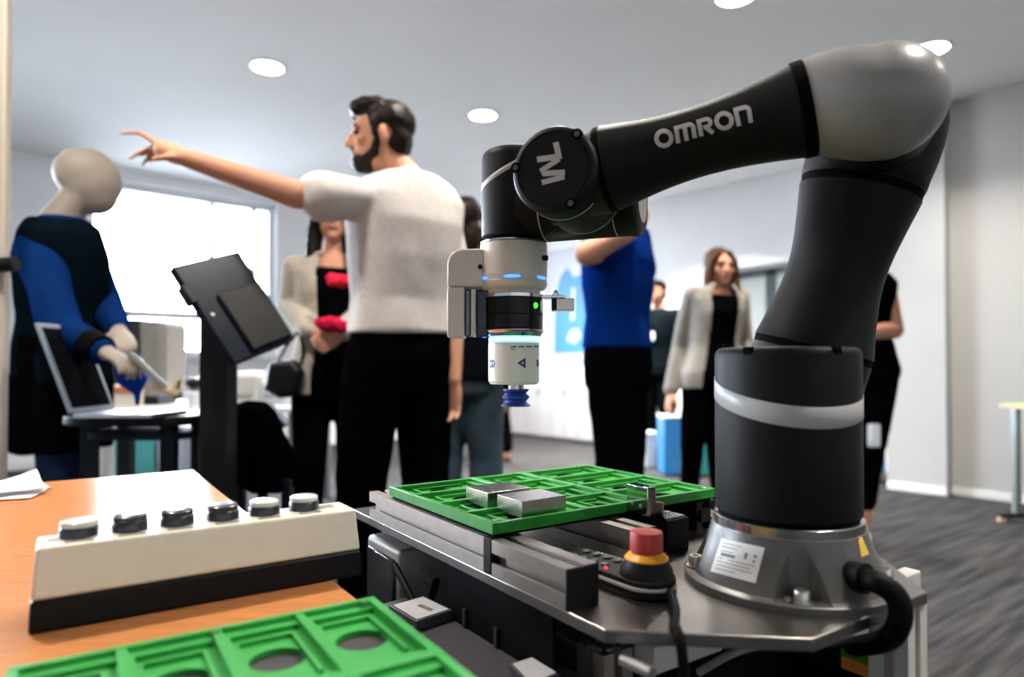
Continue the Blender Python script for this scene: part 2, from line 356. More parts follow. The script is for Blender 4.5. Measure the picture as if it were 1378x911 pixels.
# grey wall box with black front, hung under the rails at the left
g = thing('power_box', 'grey plastic junction box with black front panel under the left rail', 'box', MC @ V((.04, .31, .40)))
MB(MC).box(.0, .10, .246, .366, .40, .655).build('housing', mat('box_grey', (.25, .24, .22), .45, var=.04), g, bevel=.008, segs=3)
MB(MC).box(-.005, .003, .258, .354, .412, .640).build('front_panel', mat('gloss_black', (.008, .010, .012), .15), g, bevel=.003)
MB(MC).lathe((.045, .246, .612), (0, -1, 0), [(.014, 0), (.014, .006), (.009, .007), (.009, .03)], 20).build('cable_gland', mat('gland_grey', (.2, .2, .2), .5), g)
MB(MC).tube([(.045, .218, .612), (.03, .20, .60), (.0, .17, .585), (-.006, .10, .575), (-.006, .0, .555), (-.006, -.08, .58)], .006, 10).build('cable', m_cable, g)
for i, (s, dz) in enumerate((((0, .0), (0, 0)), ((1, .0), (0, 0)))): pass
c1 = MB(MC).tube([(-.012, .235, .64), (-.014, .16, .60), (-.012, .05, .52), (-.013, -.02, .49), (-.012, -.08, .52), (-.01, -.12, .60)], .005, 10).build('loose_cable', m_cable)
tag(c1, 'thin black cable sagging below the left rail in front of the side panel', 'cable')

# green printed tray
m_green = mat('green_print', (.016, .235, .022), .42, var=.08, vs_=60, bump=.08, bs=700, spec=.4)
def tray_mesh(M, z, th=.013, ft=.0045):
    mb = MB(M); LA, LB = .385, .285
    rows = [(.006, .137), (.149, .230), (.242, .379)]; cols = [(.007 + .0685 * k, .0685 * (k + 1) - .0005) for k in range(4)]
    ea = [0] + [x for r in rows for x in r] + [LA]; eb = [0] + [x for c in cols for x in c] + [LB - .004]
    eb[-1] = LB - .004
    for i in range(0, len(ea), 2): mb.box(ea[i], ea[i + 1], 0, eb[-1], z - th, z)
    for r in rows:
        for i in range(0, len(eb), 2): mb.box(r[0], r[1], eb[i], eb[i + 1], z - th, z - .0004)
        for c in cols:
            st = .010; w_ = r[1] - r[0]
            x0, x1, y0, y1 = r[0], r[1], c[0], c[1]; hx, hy = x0 + w_ * .5, (y0 + y1) / 2; hr = .0215 if w_ > .1 else .016
            # floor plate with a round hole
            n = 32; outer = []
            for k in range(n):
                t = 2 * math.pi * (k + .5) / n; cx, cy = math.cos(t), math.sin(t); s = min((x1 - x0) / 2 / abs(cx), (y1 - y0) / 2 / abs(cy)); outer.append((hx + cx * s, hy + cy * s))
            inner = [(hx + hr * math.cos(2 * math.pi * (k + .5) / n), hy + hr * math.sin(2 * math.pi * (k + .5) / n)) for k in range(n)]
            zt, zb = z - .0085, z - .0085 - ft
            rg = [[mb.v((x, y, q)) for x, y in pl] for pl, q in ((outer, zt), (inner, zt), (inner, zb), (outer, zb))]
            for a, b in zip(rg, rg[1:]):
                for k in range(n): mb.face((a[k], a[(k + 1) % n], b[(k + 1) % n], b[k]))
            for cx, cy in ((x0, y0), (x1, y0), (x1, y1), (x0, y1)):   # fill the four corners of the floor
                ks = min(range(n), key=lambda k: (outer[k][0] - cx) ** 2 + (outer[k][1] - cy) ** 2)
            mb.box(x0, x1, y0, y0 + .006, zb, z - .0088); mb.box(x0, x1, y1 - .006, y1, zb, z - .0089)
            mb.box(x0, x0 + .006, y0, y1, zb, z - .0087); mb.box(x1 - .006, x1, y0, y1, zb, z - .00885)
            # stepped ledges on the two long sides and one end
            mb.box(x0, x1, y0, y0 + .0045, zb, z - .004); mb.box(x0, x0 + .012, y0 + .0045, y1, zb, z - .0042); mb.box(x1 - .012, x1, y0 + .0045, y1, zb, z - .0041)
            mb.box(x0 + .024, x0 + .028, y0 + .010, y1 - .008, zb, z - .0045)
            mb.box(x0 + .028, x1 - .022, y1 - .0105, y1 - .0075, zb, z - .0046)
    return mb
ZT = PL + .057
tray = tag(tray_mesh(MC, ZT, ft=.0015).build('parts_tray', m_green, bevel=.0008, segs=1), None)
t = thing('sorting_tray', 'green moulded sorting tray on the rails under the suction gripper', 'tray', MC @ V((.19, .14, ZT - .013)))
tray.name = 'tray_body'; l_ = tray.location.copy(); tray.parent = t; tray.location = l_ - t.location
for a, b in ((.011, .011), (.011, .268), (.236, .139), (.374, .265), (.374, .011)):
    MB(MC).lathe((a, b, ZT - .0005), UP, [(.004, 0), (.004, .0012), (.002, .0016)], 16).build('screw', m_steel, t)
MB(MC).box(.004, .381, .004, .277, PL + .0402, ZT - .0102).build('base_sheet', m_blackm, t)
m_block = mat('aluminium_block', (.50, .47, .43), .17, 1, var=.06, vs_=40, stretch=(1, 14, 14), bump=.12, bs=120)
for i, (a, b, lb) in enumerate(((.0525, .0170, 'front aluminium block in the green tray, nearest its corner'), (.0475, .0855, 'rear aluminium block in the green tray, partly hidden by the front one'))):
    x = tag(MB(MC).box(a, a + .068, b, b + .054, ZT - .0041, ZT + .016).build('metal_block', m_block, bevel=.0008), lb, 'metal block', 'aluminium blocks in the tray')

# spring steel stop bracket at the tray edge
s = thing('stop_bracket', 'bent steel bracket with screws clamped at the front edge of the green tray', 'bracket', MC @ V((.262, -.02, PL + .0402)))
ba, bb = .232, -.006
prof = [(-.0, .0000), (.045, .0000)]
def sheet(mb, path, th, b0, b1):                 # bent sheet: path in (a,z), width along b
    L_, R_ = stroke_quads(path, th); poly = L_ + R_[::-1]
    mb.loft([[(x, b, z) for x, z in poly] for b in (b0, b1)]); return mb
zb = PL + .0405
sheet(MB(MC), [(.2235, zb + .022), (.2235, zb + .010), (.2245, zb + .005), (.2275, zb + .0022), (.231, zb + .0010), (.264, zb + .0010)], .002, -.049, -.020).build('foot_sheet', m_steel, s)
MB(MC).box(.207, .2225, -.0385, -.0008, zb + .006, zb + .041).build('upright', mat('mirror_steel', (.55, .53, .50), .10, 1, var=.03), s, bevel=.0012)
for b, z in ((-.012, zb + .018), (-.027, zb + .016)):
    MB(MC).lathe((.207, b, z), (-1, 0, 0), [(.0030, 0), (.0030, .0008), (.002, .001)], 14).build('screw', mat('screw_dark', (.12, .12, .12), .4, 1), s)
MB(MC).lathe((.247, -.034, zb + .002), UP, [(.006, 0), (.006, .001), (.0042, .001), (.0042, .004)], 18).build('bolt', m_steel, s)
MB(MC).lathe((.237, -.027, zb + .002), UP, [(.0035, 0), (.0035, .003)], 14).build('bolt', m_steel, s)

# hand-held control stick with its emergency stop
e0, e1 = CP(778, 752, PL + .012), CP(872, 782, PL + .012)
cs = thing('control_stick', 'black robot control stick with red mushroom stop button lying on the plate', 'controller', MC @ V((e1.x, e1.y, PL)))
ax = (e1 - e0); ln = ax.length; ex = ax.normalized(); Mst = MC @ Matrix.Translation((e0.x, e0.y, 0)) @ Matrix.Rotation(math.atan2(ex.y, ex.x), 4, 'Z')
def stadium(l, r0, r1, n=12):
    pts = [(r0 * math.cos(t), r0 * math.sin(t)) for t in [math.pi / 2 + math.pi * k / n for k in range(n + 1)]]
    return pts + [(l + r1 * math.cos(t), r1 * math.sin(t)) for t in [-math.pi / 2 + math.pi * k / n for k in range(n + 1)]]
MB(Mst).prism(stadium(ln, .024, .029), PL + .0005, PL + .009).build('lower_shell', m_black, cs, bevel=.002)
MB(Mst).prism(stadium(ln, .0248, .0298), PL + .009, PL + .0125).build('trim_strip', mat('stick_trim', (.42, .38, .34), .4, var=.03), cs, bevel=.0008)
MB(Mst).prism(stadium(ln, .0235, .0285), PL + .0125, PL + .019).build('upper_shell', m_black, cs, bevel=.002)
zs = PL + .019
MB(Mst).lathe((ln - .002, 0, zs - .001), UP, [(.028, 0), (.0265, .008), (.0235, .013), (.0225, .017)], 36).build('stop_base', m_black, cs)
MB(Mst).lathe((ln - .002, 0, zs + .0155), UP, [(.0225, 0), (.0225, .002), (.0185, .006), (.0165, .0075)], 36).build('yellow_collar', mat('stop_yellow', (.72, .30, .012), .4, var=.03), cs)
MB(Mst).lathe((ln - .002, 0, zs + .0225), UP, [(.0150, 0), (.0168, .0015), (.0170, .019), (.0162, .0215), (.013, .0225)], 36).build('stop_button', mat('stop_red', (.36, .012, .010), .5, var=.08), cs)
for k in range(4):
    for j in range(2): MB(Mst).lathe((.004 + k * .016, -.011 + j * .02, zs), UP, [(.0048, 0), (.0048, .0018), (.004, .0024)], 14).build('key', mat('key_grey', (.05, .06, .06), .5) if (k + j) % 2 else mat('key_green', (.02, .05, .04), .5), cs)
for x, y, mm in ((.0, -.0185, m_bled), (.062, -.020, m_rled)): MB(Mst).ell((x, y, zs + .001), (V((1, 0, 0)), V((0, 1, 0)), UP), (.0022, .0022, .0018), 10).build('status_light', mm, cs)
for k in range(9): MB(Mst).box(.012 + k * .0065, .0155 + k * .0065, .0175, .0195, zs - .0002, zs + .0006).build('mark', m_print, cs)
pe = Mst @ V((ln + .026, 0, PL + .012))
E_ = PZ(910, 852, PL)
q = [pe, PZ(900, 792, PL + .010), PZ(908, 818, PL + .0055), E_ + V((0, .006, .0055)), E_ + V((.001, -.010, -.002)), E_ + V((.003, -.014, -.03)), E_ + V((.006, -.010, -.09)), E_ + V((.012, -.004, -.16)), E_ + V((.02, .0, -.25))]
MB().tube(q, .0048, 12).build('cable', m_cable, cs)

# ---------------------------------------------------------------- the robot arm
JB = V((.301, .735, 0)); na = R(22); n_ = V((math.sin(na), math.cos(na), 0)); m_ = V((n_.y, -n_.x, 0))
def AP(px, py, off):
    d = ray(px, py); k = ((JB + n_ * off - CAM).dot(n_)) / d.dot(n_); return CAM + d * k
rb = thing('robot_arm', 'charcoal jointed robot arm with grey elbow and vacuum gripper bolted to the plate', 'robot arm', (JB.x, JB.y, PL))
prof = [(.02, 0), (.109, 0), (.109, .0075), (.1065, .009), (.1015, .0105), (.097, .018), (.0915, .029), (.0865, .040), (.0825, .051), (.0795, .060), (.0785, .0625), (.02, .0625)]
cut = MB()
az0 = R(-104.5)
for k in range(4):
    t = az0 + k * math.pi / 2; c = JB + V((math.cos(t), math.sin(t), 0)) * .107
    cut.lathe((c.x, c.y, PL + .0085), UP, [(.0268, 0), (.0262, .08)], 32)
fl = MB().lathe((JB.x, JB.y, PL + .0002), UP, prof, 96).build('base_flange', m_flange, rb, cut=cut, smooth=30)
bt = mat('bolt_steel', (.58, .55, .5), .3, 1)
for k in range(4):
    t = az0 + k * math.pi / 2; c = JB + V((math.cos(t), math.sin(t), 0)) * .0965
    b = MB().lathe((c.x, c.y, PL + .009), UP, [(.0105, 0), (.0105, .001), (.0075, .001), (.0075, .011), (.0068, .012), (.004, .012), (.004, .007)], 20).build('bolt', bt, rb)
    c2 = c + V((-math.sin(t), math.cos(t), 0)) * -.013
    MB().lathe((c2.x, c2.y, PL + .009), UP, [(.0035, 0), (.0035, .004)], 12).build('locating_pin', bt, rb)
MB().lathe((JB.x, JB.y, PL + .0627), UP, [(.0768, 0), (.0768, .0095), (.0755, .0105)], 80).build('base_ring', m_silver, rb)
MB().lathe((JB.x, JB.y, PL + .073), UP, [(.072, 0), (.072, .006)], 64).build('base_gap', m_blackm, rb)
zt = P(1055, 466, .735 - .06).z
H1 = zt - PL
J1R = .0750
MB().lathe((JB.x, JB.y, PL), UP, [(.0745, .078), (J1R, .081), (J1R, H1 - .009), (J1R - .0012, H1 - .004), (J1R - .004, H1 - .001), (J1R - .008, H1), (.03, H1 + .001)], 96).build('shoulder_housing', m_dark, rb, smooth=50)
for px in (985, 1118):
    d = ray(px, 467); k = (.735 - .062) / d.y; p = CAM + d * k; t = math.atan2(p.y - JB.y, p.x - JB.x); rr = Matrix.Translation((JB.x, JB.y, zt)) @ Matrix.Rotation(t, 4, 'Z')
    MB(rr).box(.0665, .0752, -.005, .005, -.0085, -.0002).build('cap_clip', m_blackm, rb, bevel=.001)
def band(mb, c, r, z0, kdir, wd, seg=96):         # slanted accent band on an upright cylinder
    rg = []
    for dr, dz in ((.0, -wd / 2), (.0004, -wd / 2 + .0004), (.0004, wd / 2 - .0004), (.0, wd / 2)):
        rg.append([V((c.x + (r + dr) * math.cos(t), c.y + (r + dr) * math.sin(t), z0 + dz + kdir.x * r * math.cos(t) + kdir.y * r * math.sin(t))) for t in [2 * math.pi * i / seg for i in range(seg)]])
    return mb.loft(rg, False)
band(MB(), JB, J1R + .0001, .8885, V((-.02, .27, 0)), .0215).build('accent_band', m_band, rb, smooth=60)

# shoulder joint and upper arm, behind the housing
pb, pt = AP(1092, 472, .125), AP(1157, 256, .125); eu = (pt - pb).normalized(); Lu = (pt - pb).length
J2 = pb - eu * ((pb.z - .845) / eu.z); J3b = pt + eu * .078
j2c = J2 - n_ * J2.dot(n_) + n_ * J2.dot(n_)
MB().lathe(J2 - n_ * .105, n_, [(.058, 0), (.066, .006), (.068, .02), (.068, .165), (.064, .176), (.05, .18)], 64).build('shoulder_joint', m_dark, rb)
MB().lathe(J2, eu, [(.066, 0), (.0695, .03), (.0702, (pb - J2).length - .004)], 64).build('shoulder_collar', m_grey if 0 else m_dark, rb)
def arm_prof(L, pts): # smooth radius profile
    out = []
    for k in range(33):
        f = k / 32
        for (a, ra), (b, rb_) in zip(pts, pts[1:]):
            if a <= f <= b: u = (f - a) / (b - a); u = u * u * (3 - 2 * u) * .35 + u * .65; out.append((ra + (rb_ - ra) * u, f * L)); break
    return out
def cat_prof(L, pts, n=40):
    P_ = [pts[0]] + list(pts) + [pts[-1]]; out = []
    xs = [p[0] for p in pts]
    for k in range(n + 1):
        f = k / n; i = max(j for j in range(len(xs) - 1) if xs[j] <= f + 1e-9); u = (f - xs[i]) / (xs[i + 1] - xs[i])
        def sl(j):
            if j == 0: return (pts[1][1] - pts[0][1]) / (xs[1] - xs[0])
            if j == len(xs) - 1: return (pts[-1][1] - pts[-2][1]) / (xs[-1] - xs[-2])
            return (pts[j + 1][1] - pts[j - 1][1]) / (xs[j + 1] - xs[j - 1])
        h = xs[i + 1] - xs[i]; a, b = pts[i][1], pts[i + 1][1]; s0, s1 = sl(i) * h, sl(i + 1) * h
        out.append(((2 * u ** 3 - 3 * u * u + 1) * a + (u ** 3 - 2 * u * u + u) * s0 + (-2 * u ** 3 + 3 * u * u) * b + (u ** 3 - u * u) * s1, f * L))
    return out
MB().lathe(pb - eu * .005, eu, [(.0695, 0), (.0695, .010)], 64).build('arm_seal', m_blackm, rb)
MB().lathe(pb + eu * .005, eu, cat_prof(Lu - .010, [(0, .0705), (.2, .0625), (.42, .0565), (.6, .0570), (.8, .0625), (1, .0695)]), 72).build('upper_arm', m_dark, rb)
MB().lathe(pt - eu * .005, eu, [(.0688, 0), (.0688, .010)], 64).build('arm_seal', m_blackm, rb)
MB().lathe(pt + eu * .005, eu, [(.0695, 0), (.0703, .004), (.0706, .0045), (.0712, .016), (.0735, .04), (.074, .06), (.072, .085), (.064, .112), (.05, .13), (.03, .142), (.008, .147)], 72).build('elbow_housing', m_dark, rb, smooth=60)
# elbow dome and forearm, in front
fl_, fr_ = AP(817, 228, 0), AP(1084, 147.5, 0); ef = (fr_ - fl_).normalized(); Lf = (fr_ - fl_).length
dc = AP(1188, 138, 0)
MB().lathe(dc + n_ * .02, n_, [(.058, 0), (.060, .02), (.060, .11)], 48).build('elbow_joint', m_dark, rb)
base = fr_ + ef * .004; wc = (dc - base).dot(ef); off = dc - base - ef * wc; RD = .0592
rings = []; e1 = n_; e2 = ef.cross(e1).normalized()
def dring(c, ra, rb2=None): return [c + (e1 * math.cos(t) * (rb2 or ra) + e2 * math.sin(t) * ra) for t in [2 * math.pi * i / 72 for i in range(72)]]
for k in range(15):
    u = k / 14; s_ = u * u * (3 - 2 * u); sr = math.sin(u * math.pi / 2)
    rings.append(dring(base + ef * (wc * u) + off * u, .0508 + (RD - .0508) * sr + .0025 * math.sin(math.pi * u)))
for k in range(1, 17):
    a = math.pi / 2 * k / 16.2; rings.append(dring(dc + ef * (RD * 1.03 * math.sin(a)), RD * math.cos(a)))
MB().loft(rings).build('elbow_cap', m_grey, rb, smooth=60)
fore = MB().lathe(fl_ + ef * .004, ef, cat_prof(Lf - .008, [(0, .0515), (.12, .0470), (.3, .0415), (.48, .0395), (.66, .0410), (.84, .0455), (1, .0512)]), 72).build('forearm', m_dark, rb)
MB().lathe(fr_ - ef * .009, ef, [(.0508, 0), (.0517, .001), (.0519, .0125), (.0505, .0135)], 64).build('arm_seal', m_blackm, rb)
MB().lathe(fl_ - ef * .0045, ef, [(.0508, 0), (.0513, .001), (.0511, .008), (.0500, .0095)], 64).build('arm_seal', m_blackm, rb)
# lettering on the forearm
let = MB(); tr = bvh([fore])
def zp(pts): return [(860 + x / 7.656, 120 + y / 7.656) for x, y in pts]
def arc(cx, cy, rx, ry, a0, a1, rot=0, n=20):
    out = []
    for k in range(n + 1):
        t = R(a0 + (a1 - a0) * k / n); x, y = rx * math.cos(t), ry * math.sin(t); c, s_ = math.cos(R(rot)), math.sin(R(rot)); out.append((cx + x * c - y * s_, cy + x * s_ + y * c))
    return out
W = 46 / 7.656
S = [(zp(arc(255, 506, 76, 76, 0, 360, 0, 32)), W), (zp(arc(876, 325, 78, 77, 0, 360, 0, 32)), W)]
S += [(zp([(358, 404), (520, 362)]), 40 / 7.656), (zp([(380, 395), (405, 556)]), W), (zp([(466, 380), (492, 530)]), W), (zp([(440, 384), (510, 364)] + arc(520, 402, 39, 39, -95, -10, 0, 8) + [(560, 410), (575, 504)]), W)]
S += [(zp([(612, 320), (643, 485)]), W), (zp([(592, 336), (700, 306)] + arc(694, 345, 43, 38, -70, 70, -8, 10) + [(680, 388), (660, 394)]), 40 / 7.656), (zp([(676, 385), (765, 452)]), W)]
S += [(zp([(993, 205), (1030, 380)]), W), (zp([(972, 216), (1085, 187)] + arc(1095, 225, 39, 39, -95, -12, 0, 8) + [(1135, 235), (1153, 345)]), W)]
decal(let, tr, S, .0006)
let.build('lettering', m_print, rb, smooth=0)

# wrist: three stacked housings
J4 = AP(745, 228, -.06); J4 = J4 + n_ * .06
RA = .0515
wa = MB().lathe(J4 - n_ * .062, n_, [(.02, .0), (.0420, .0), (.0425, .0008), (.0440, .0008), (.0445, 0), (.0485, .001), (RA, .005), (RA, .135)], 72).build('wrist_housing', m_dark, rb)
MB().lathe(J4 - ef * .0, ef, [(.046, -.03), (.0485, .03), (.0512, (fl_ - J4).dot(ef) - .004)], 64).build('forearm_collar', m_dark, rb)
for q, rr_ in ((-.026, RA + .0004), (.064, RA + .0004)): MB().lathe(J4 + n_ * q, n_, [(RA - .001, 0), (rr_, .0002), (rr_, .0016), (RA - .001, .0018)], 72, False).build('seam_ring', m_band, rb)
ew = UP; 
for t in (52, 172, 297):
    c = J4 - n_ * .0625 + (m_ * math.cos(R(t)) + UP * math.sin(R(t))) * .0468
    MB().lathe(c, n_, [(.0062, -.0004), (.0062, .006)], 16).build('screw_recess', m_blackm, rb)
    MB().lathe(c - n_ * .0012, n_, [(.0018, 0), (.0034, .0002), (.0036, .001)], 12).build('screw', mat('screw_dark', (.12, .12, .12), .4, 1), rb)
# emblem on the wrist cap
emb = MB(); tr = bvh([wa])
def zq(pts): return [(580 + x / 4.306, 150 + y / 4.306) for x, y in pts]
decal(emb, tr, [(zq([(722, 178), (742, 266)]), 34 / 4.306), (zq([(614, 279), (756, 258)]), 34 / 4.306), (zq([(742, 276), (633, 346)]), 28 / 4.306), (zq([(632, 346), (640, 354), (772, 352)]), 29 / 4.306) if 0 else (zq([(648, 360), (776, 352)]), 32 / 4.306), (zq([(773, 378), (641, 412)]), 30 / 4.306), (zq([(640, 353), (650, 372)]), 8 / 4.306)], .0006)
emb.build('emblem', m_print, rb, smooth=0)
pc = AP(691.5, 265, .125); D6 = pc.y; C6 = V((pc.x, pc.y, 0))
def zy(py): d = ray(691, py); return CAM.z + d.z / d.y * D6
def ry(px0, px1): return (px1 - px0) / 2 / FPX * D6
zB = J4.z; axB = C6 + UP * zB
pB = AP(862, 290, .125); lB = (pB - axB).dot(m_); rB = .0470
MB().lathe(axB, m_, [(rB, .02), (rB, lB - .012), (rB - .003, lB - .008)], 64).build('wrist_joint', m_dark, rb)
MB().lathe(axB + m_ * (lB - .012), m_, [(rB - .002, .0), (rB + .0012, .0005), (rB + .0012, .010), (rB - .004, .014), (.02, .0142)], 64).build('joint_cap', m_black, rb)
MB().lathe(axB + m_ * (lB + .0022), m_, [(.030, 0), (.030, .0008), (.028, .001)], 48).build('cap_plate', m_grey, rb)
for q in (.052, lB - .032): MB().lathe(axB + m_ * q, m_, [(rB - .001, 0), (rB + .0005, .0002), (rB + .0005, .0018), (rB - .001, .002)], 64, False).build('seam_ring', m_band, rb)
MB().lathe(J4 + n_ * .07, n_, [(.042, 0), (.042, .03)], 48).build('joint_link', m_black, rb)
rC = ry(648, 735); zc0, zc1 = zy(322), zy(206)
MB().lathe(C6, UP, [(rC - .002, zc0), (rC, zc0 + .002), (rC, zc1 - .012), (rC - .002, zc1 - .005), (rC - .006, zc1 - .001), (.02, zc1)], 72).build('tool_housing', m_dark, rb)
band(MB(), C6, rC + .0001, zy(232), m_ * .48 + n_ * .22, .0085).build('accent_band', m_band, rb, smooth=60)
MB().lathe(C6, UP, [(rC - .0035, zy(328)), (rC - .0035, zc0 + .001)], 64).build('tool_gap', m_blackm, rb)
rT = ry(648, 738)
MB().lathe(C6, UP, [(rT - .002, zy(330)), (rT - .0005, zy(329.5)), (rT - .0005, zy(327.5)), (rT - .003, zy(327))], 72).build('tool_ring', m_silver, rb)
MB().lathe(C6, UP, [(rT - .011, zy(398)), (rT - .010, zy(392)), (rT - .004, zy(390)), (rT, zy(385)), (rT, zy(380.5)), (rT - .0008, zy(380)), (rT - .0008, zy(374)), (rT, zy(373.5)), (rT, zy(331)), (rT - .002, zy(330.2))][::1], 72).build('tool_flange', m_tool, rb)
lr = rT - .0006
for k in range(6):
    t = R(-93 + 60 * k); c = C6 + V((math.cos(t), math.sin(t), 0)) * lr; tg = V((-math.sin(t), math.cos(t), 0)); od = V((math.cos(t), math.sin(t), 0))
    rg = []
    for j in range(9):
        f = t + R(-14 + 28 * j / 8); hh = zy(375) - zy(377) ; hh *= math.sqrt(max(.08, 1 - ((j - 4) / 4.3) ** 2))
        rg.append([C6 + V((math.cos(f), math.sin(f), 0)) * (lr + .0004 * q) + UP * (zy(377) + hh * s_) for q, s_ in ((0, -1), (1, -1), (1, 1), (0, 1))])
    MB().loft(rg).build('indicator_light', m_bled, rb)
MB().lathe(C6 + m_ * .045 - n_ * .008 + UP * zy(351), m_, [(.004, 0), (.004, .010), (.003, .011)], 14).build('side_plug', m_black, rb)
# camera module on the flange
cl, cr = ry(0, 2), 0
def lx(px): return (px - 691.5) / FPX * D6
Mcam = Matrix.Identity(4)
for i in range(3): Mcam[i][0] = (1, 0, 0)[i]; Mcam[i][1] = (0, 1, 0)[i]; Mcam[i][3] = C6[i]
x0, x1, z0, z1 = lx(603.5), lx(652), zy(455), zy(338)
def rpoly(x0, x1, z0, z1, r, corners):
    out = []
    for (cx, cz, a, on) in ((x0 + r, z0 + r, 180, corners[0]), (x1 - r, z0 + r, 270, corners[1]), (x1 - r, z1 - r, 0, corners[2]), (x0 + r, z1 - r, 90, corners[3])):
        if on: out += [(cx + r * math.cos(R(a + 15 * k)), cz + r * math.sin(R(a + 15 * k))) for k in range(7)]
        else: out.append((cx - r if a in (180, 90) else cx + r, cz - r if a in (180, 270) else cz + r))
    return out
mbx = MB(Mcam); 
cm = mbx.loft([[(x, y, z) for x, z in rpoly(x0, x1, zy(388), z1, .022, (0, 0, 0, 1))] for y in (-.022, .022)]).build('camera_module', m_tool, rb, bevel=.003)
MB(Mcam).box(x0, lx(626), -.022, .022, z0, zy(388.6)).build('camera_cover', m_tool, cm, bevel=.002)
MB(Mcam).box(lx(626.4), lx(634), -.014, .020, z0 + .002, zy(391)).build('camera_body', mat('lens_barrel', (.10, .10, .11), .2, .9), cm, bevel=.002)
MB(Mcam).box(lx(634.4), lx(641), -.018, .020, z0 + .002, zy(391)).build('camera_body', m_tool, cm, bevel=.002)
MB(Mcam).box(lx(641.4), lx(664), -.012, .020, z0 + .001, zy(392)).build('camera_body', mat('gloss_dark', (.02, .02, .024), .15, .5), cm, bevel=.002)
MB(Mcam).lathe((lx(647), -.023, zy(362)), (0, -1, 0), [(.0035, -.002), (.0035, .0008)], 14).build('screw', m_black, cm)
# vacuum gripper
vg = MB().lathe(C6, UP, [(rT - .012, zy(398.2)), (ry(658, 735) + .001, zy(398)), (ry(656, 737), zy(397.8)), (ry(656, 737), zy(402)), (ry(660, 730), zy(402.2))], 64).build('vacuum_gripper', m_silver, rb)
r2 = ry(655.5, 733.5)
MB().lathe(C6, UP, [(r2 - .002, zy(402.3)), (r2, zy(403)), (r2, zy(443)), (r2 - .001, zy(444))], 64).build('pump_body', mat('pump_black', (.004, .004, .004), .22, var=.1, spec=.2), vg)
MB().lathe(C6, UP, [(r2 + .0004, zy(425)), (r2 + .0004, zy(424))], 64, False).build('seam', m_blackm, vg)
MB().lathe(C6, UP, [(r2 - .004, zy(453)), (r2 - .002, zy(450)), (r2 + .001, zy(446.5)), (r2 + .001, zy(444.6)), (r2 - .002, zy(444.2))], 64).build('chamfer_ring', mat('chamfer_steel', (.55, .56, .6), .22, 1), vg)
r3 = ry(658, 726.5); ox = lx(692.2); 
MB().lathe(C6, UP, [(r3 - .001, zy(460.5)), (r3 - .001, zy(453.2))], 64).build('light_ring', m_wled, vg)
MB().lathe(C6, UP, [(r3 - .0008, zy(458.3)), (r3 - .0004, zy(458)), (r3 - .0004, zy(456)), (r3 - .0008, zy(455.7))], 64, False).build('light_core', m_wcore, vg)
wb = MB().lathe(C6, UP, [(r3 - .004, zy(517)), (r3 - .002, zy(516)), (r3 - .002, zy(515)), (r3, zy(513)), (r3, zy(462)), (r3 - .0015, zy(460.7))], 72).build('white_housing', m_white, vg)
st = C6 + V((lx(694.2), 0, 0))
MB().lathe(st, UP, [(.0115, zy(523.5)), (.0115, zy(516.5))], 32).build('stem', m_steel, vg)
sc_ = lambda py: zy(py); q = [(.006, 547), (.0215, 546.5), (.0215, 545), (.0155, 540.5), (.0155, 539), (.0200, 535), (.0200, 533.5), (.0150, 529), (.0160, 528), (.0190, 525.5), (.0190, 523.6), (.008, 523.3)]
MB().lathe(st, UP, [(r, zy(p)) for r, p in q], 40).build('suction_cup', m_blue, vg, smooth=25)
dg_ = MB(); tr = bvh([wb])
def zg(pts): return [(640 + x / 3.507, 300 + y / 3.507) for x, y in pts]
S = [(zg([(205, 661), (231, 645), (231, 678), (205, 661), (231, 645)]), 2.7), (zg([(290, 645), (290, 677)]), 1.4), (zg([(290, 645), (299, 661), (290, 677)]), 2.2)]
S += [(zg([(166 + 36 * k, 585 - k * .6), (194 + 36 * k, 584.5 - k * .6)]), 1.7) for k in range(4)] + [(zg([(166, 597), (187, 597)]), .9)]
S += [(zg([(67, 651.5), (86, 651.5)]), 3.4), (zg([(67, 677), (86, 677)]), 3.4), (zg([(88.5, 654), (88.5, 674)]), 1.2), (zg([(70, 664), (74, 664)]), 2.2), (zg([(79, 659), (79, 668.5), (85, 668.5)]), 1.2)]
decal(dg_, tr, S, .0005)
dg_.build('markings', m_navy, vg, smooth=0)
tr = bvh([o for o in vg.children if o.name.startswith('pump_body')]); d = ray(720.3, 411).normalized(); h = tr.ray_cast(CAM, d)[0]
MB().ell(h, (V((1, 0, 0)), V((0, 1, 0)), UP), (.0042, .0030, .0046), 14).build('status_light', m_gled, vg)
d = ray(703, 449).normalized(); h = bvh([o for o in vg.children if o.name.startswith('chamfer')]).ray_cast(CAM, d)[0]
if h: MB().ell(h, (V((1, 0, 0)), V((0, 1, 0)), UP), (.003, .0025, .003), 12).build('grub_screw', m_navy, vg)
for t_ in (184,):
    l = bpy.data.lights.new('ring_lamp', 'POINT'); l.energy = .02; l.color = (.03, .16, 1); l.shadow_soft_size = .004
    lo = bpy.data.objects.new('ring_lamp', l); COL.objects.link(lo); lo.parent = vg; lo.location = C6 + V((math.cos(R(t_)), math.sin(R(t_)), 0)) * (r3 + .006) + UP * zy(457) - wl(vg)
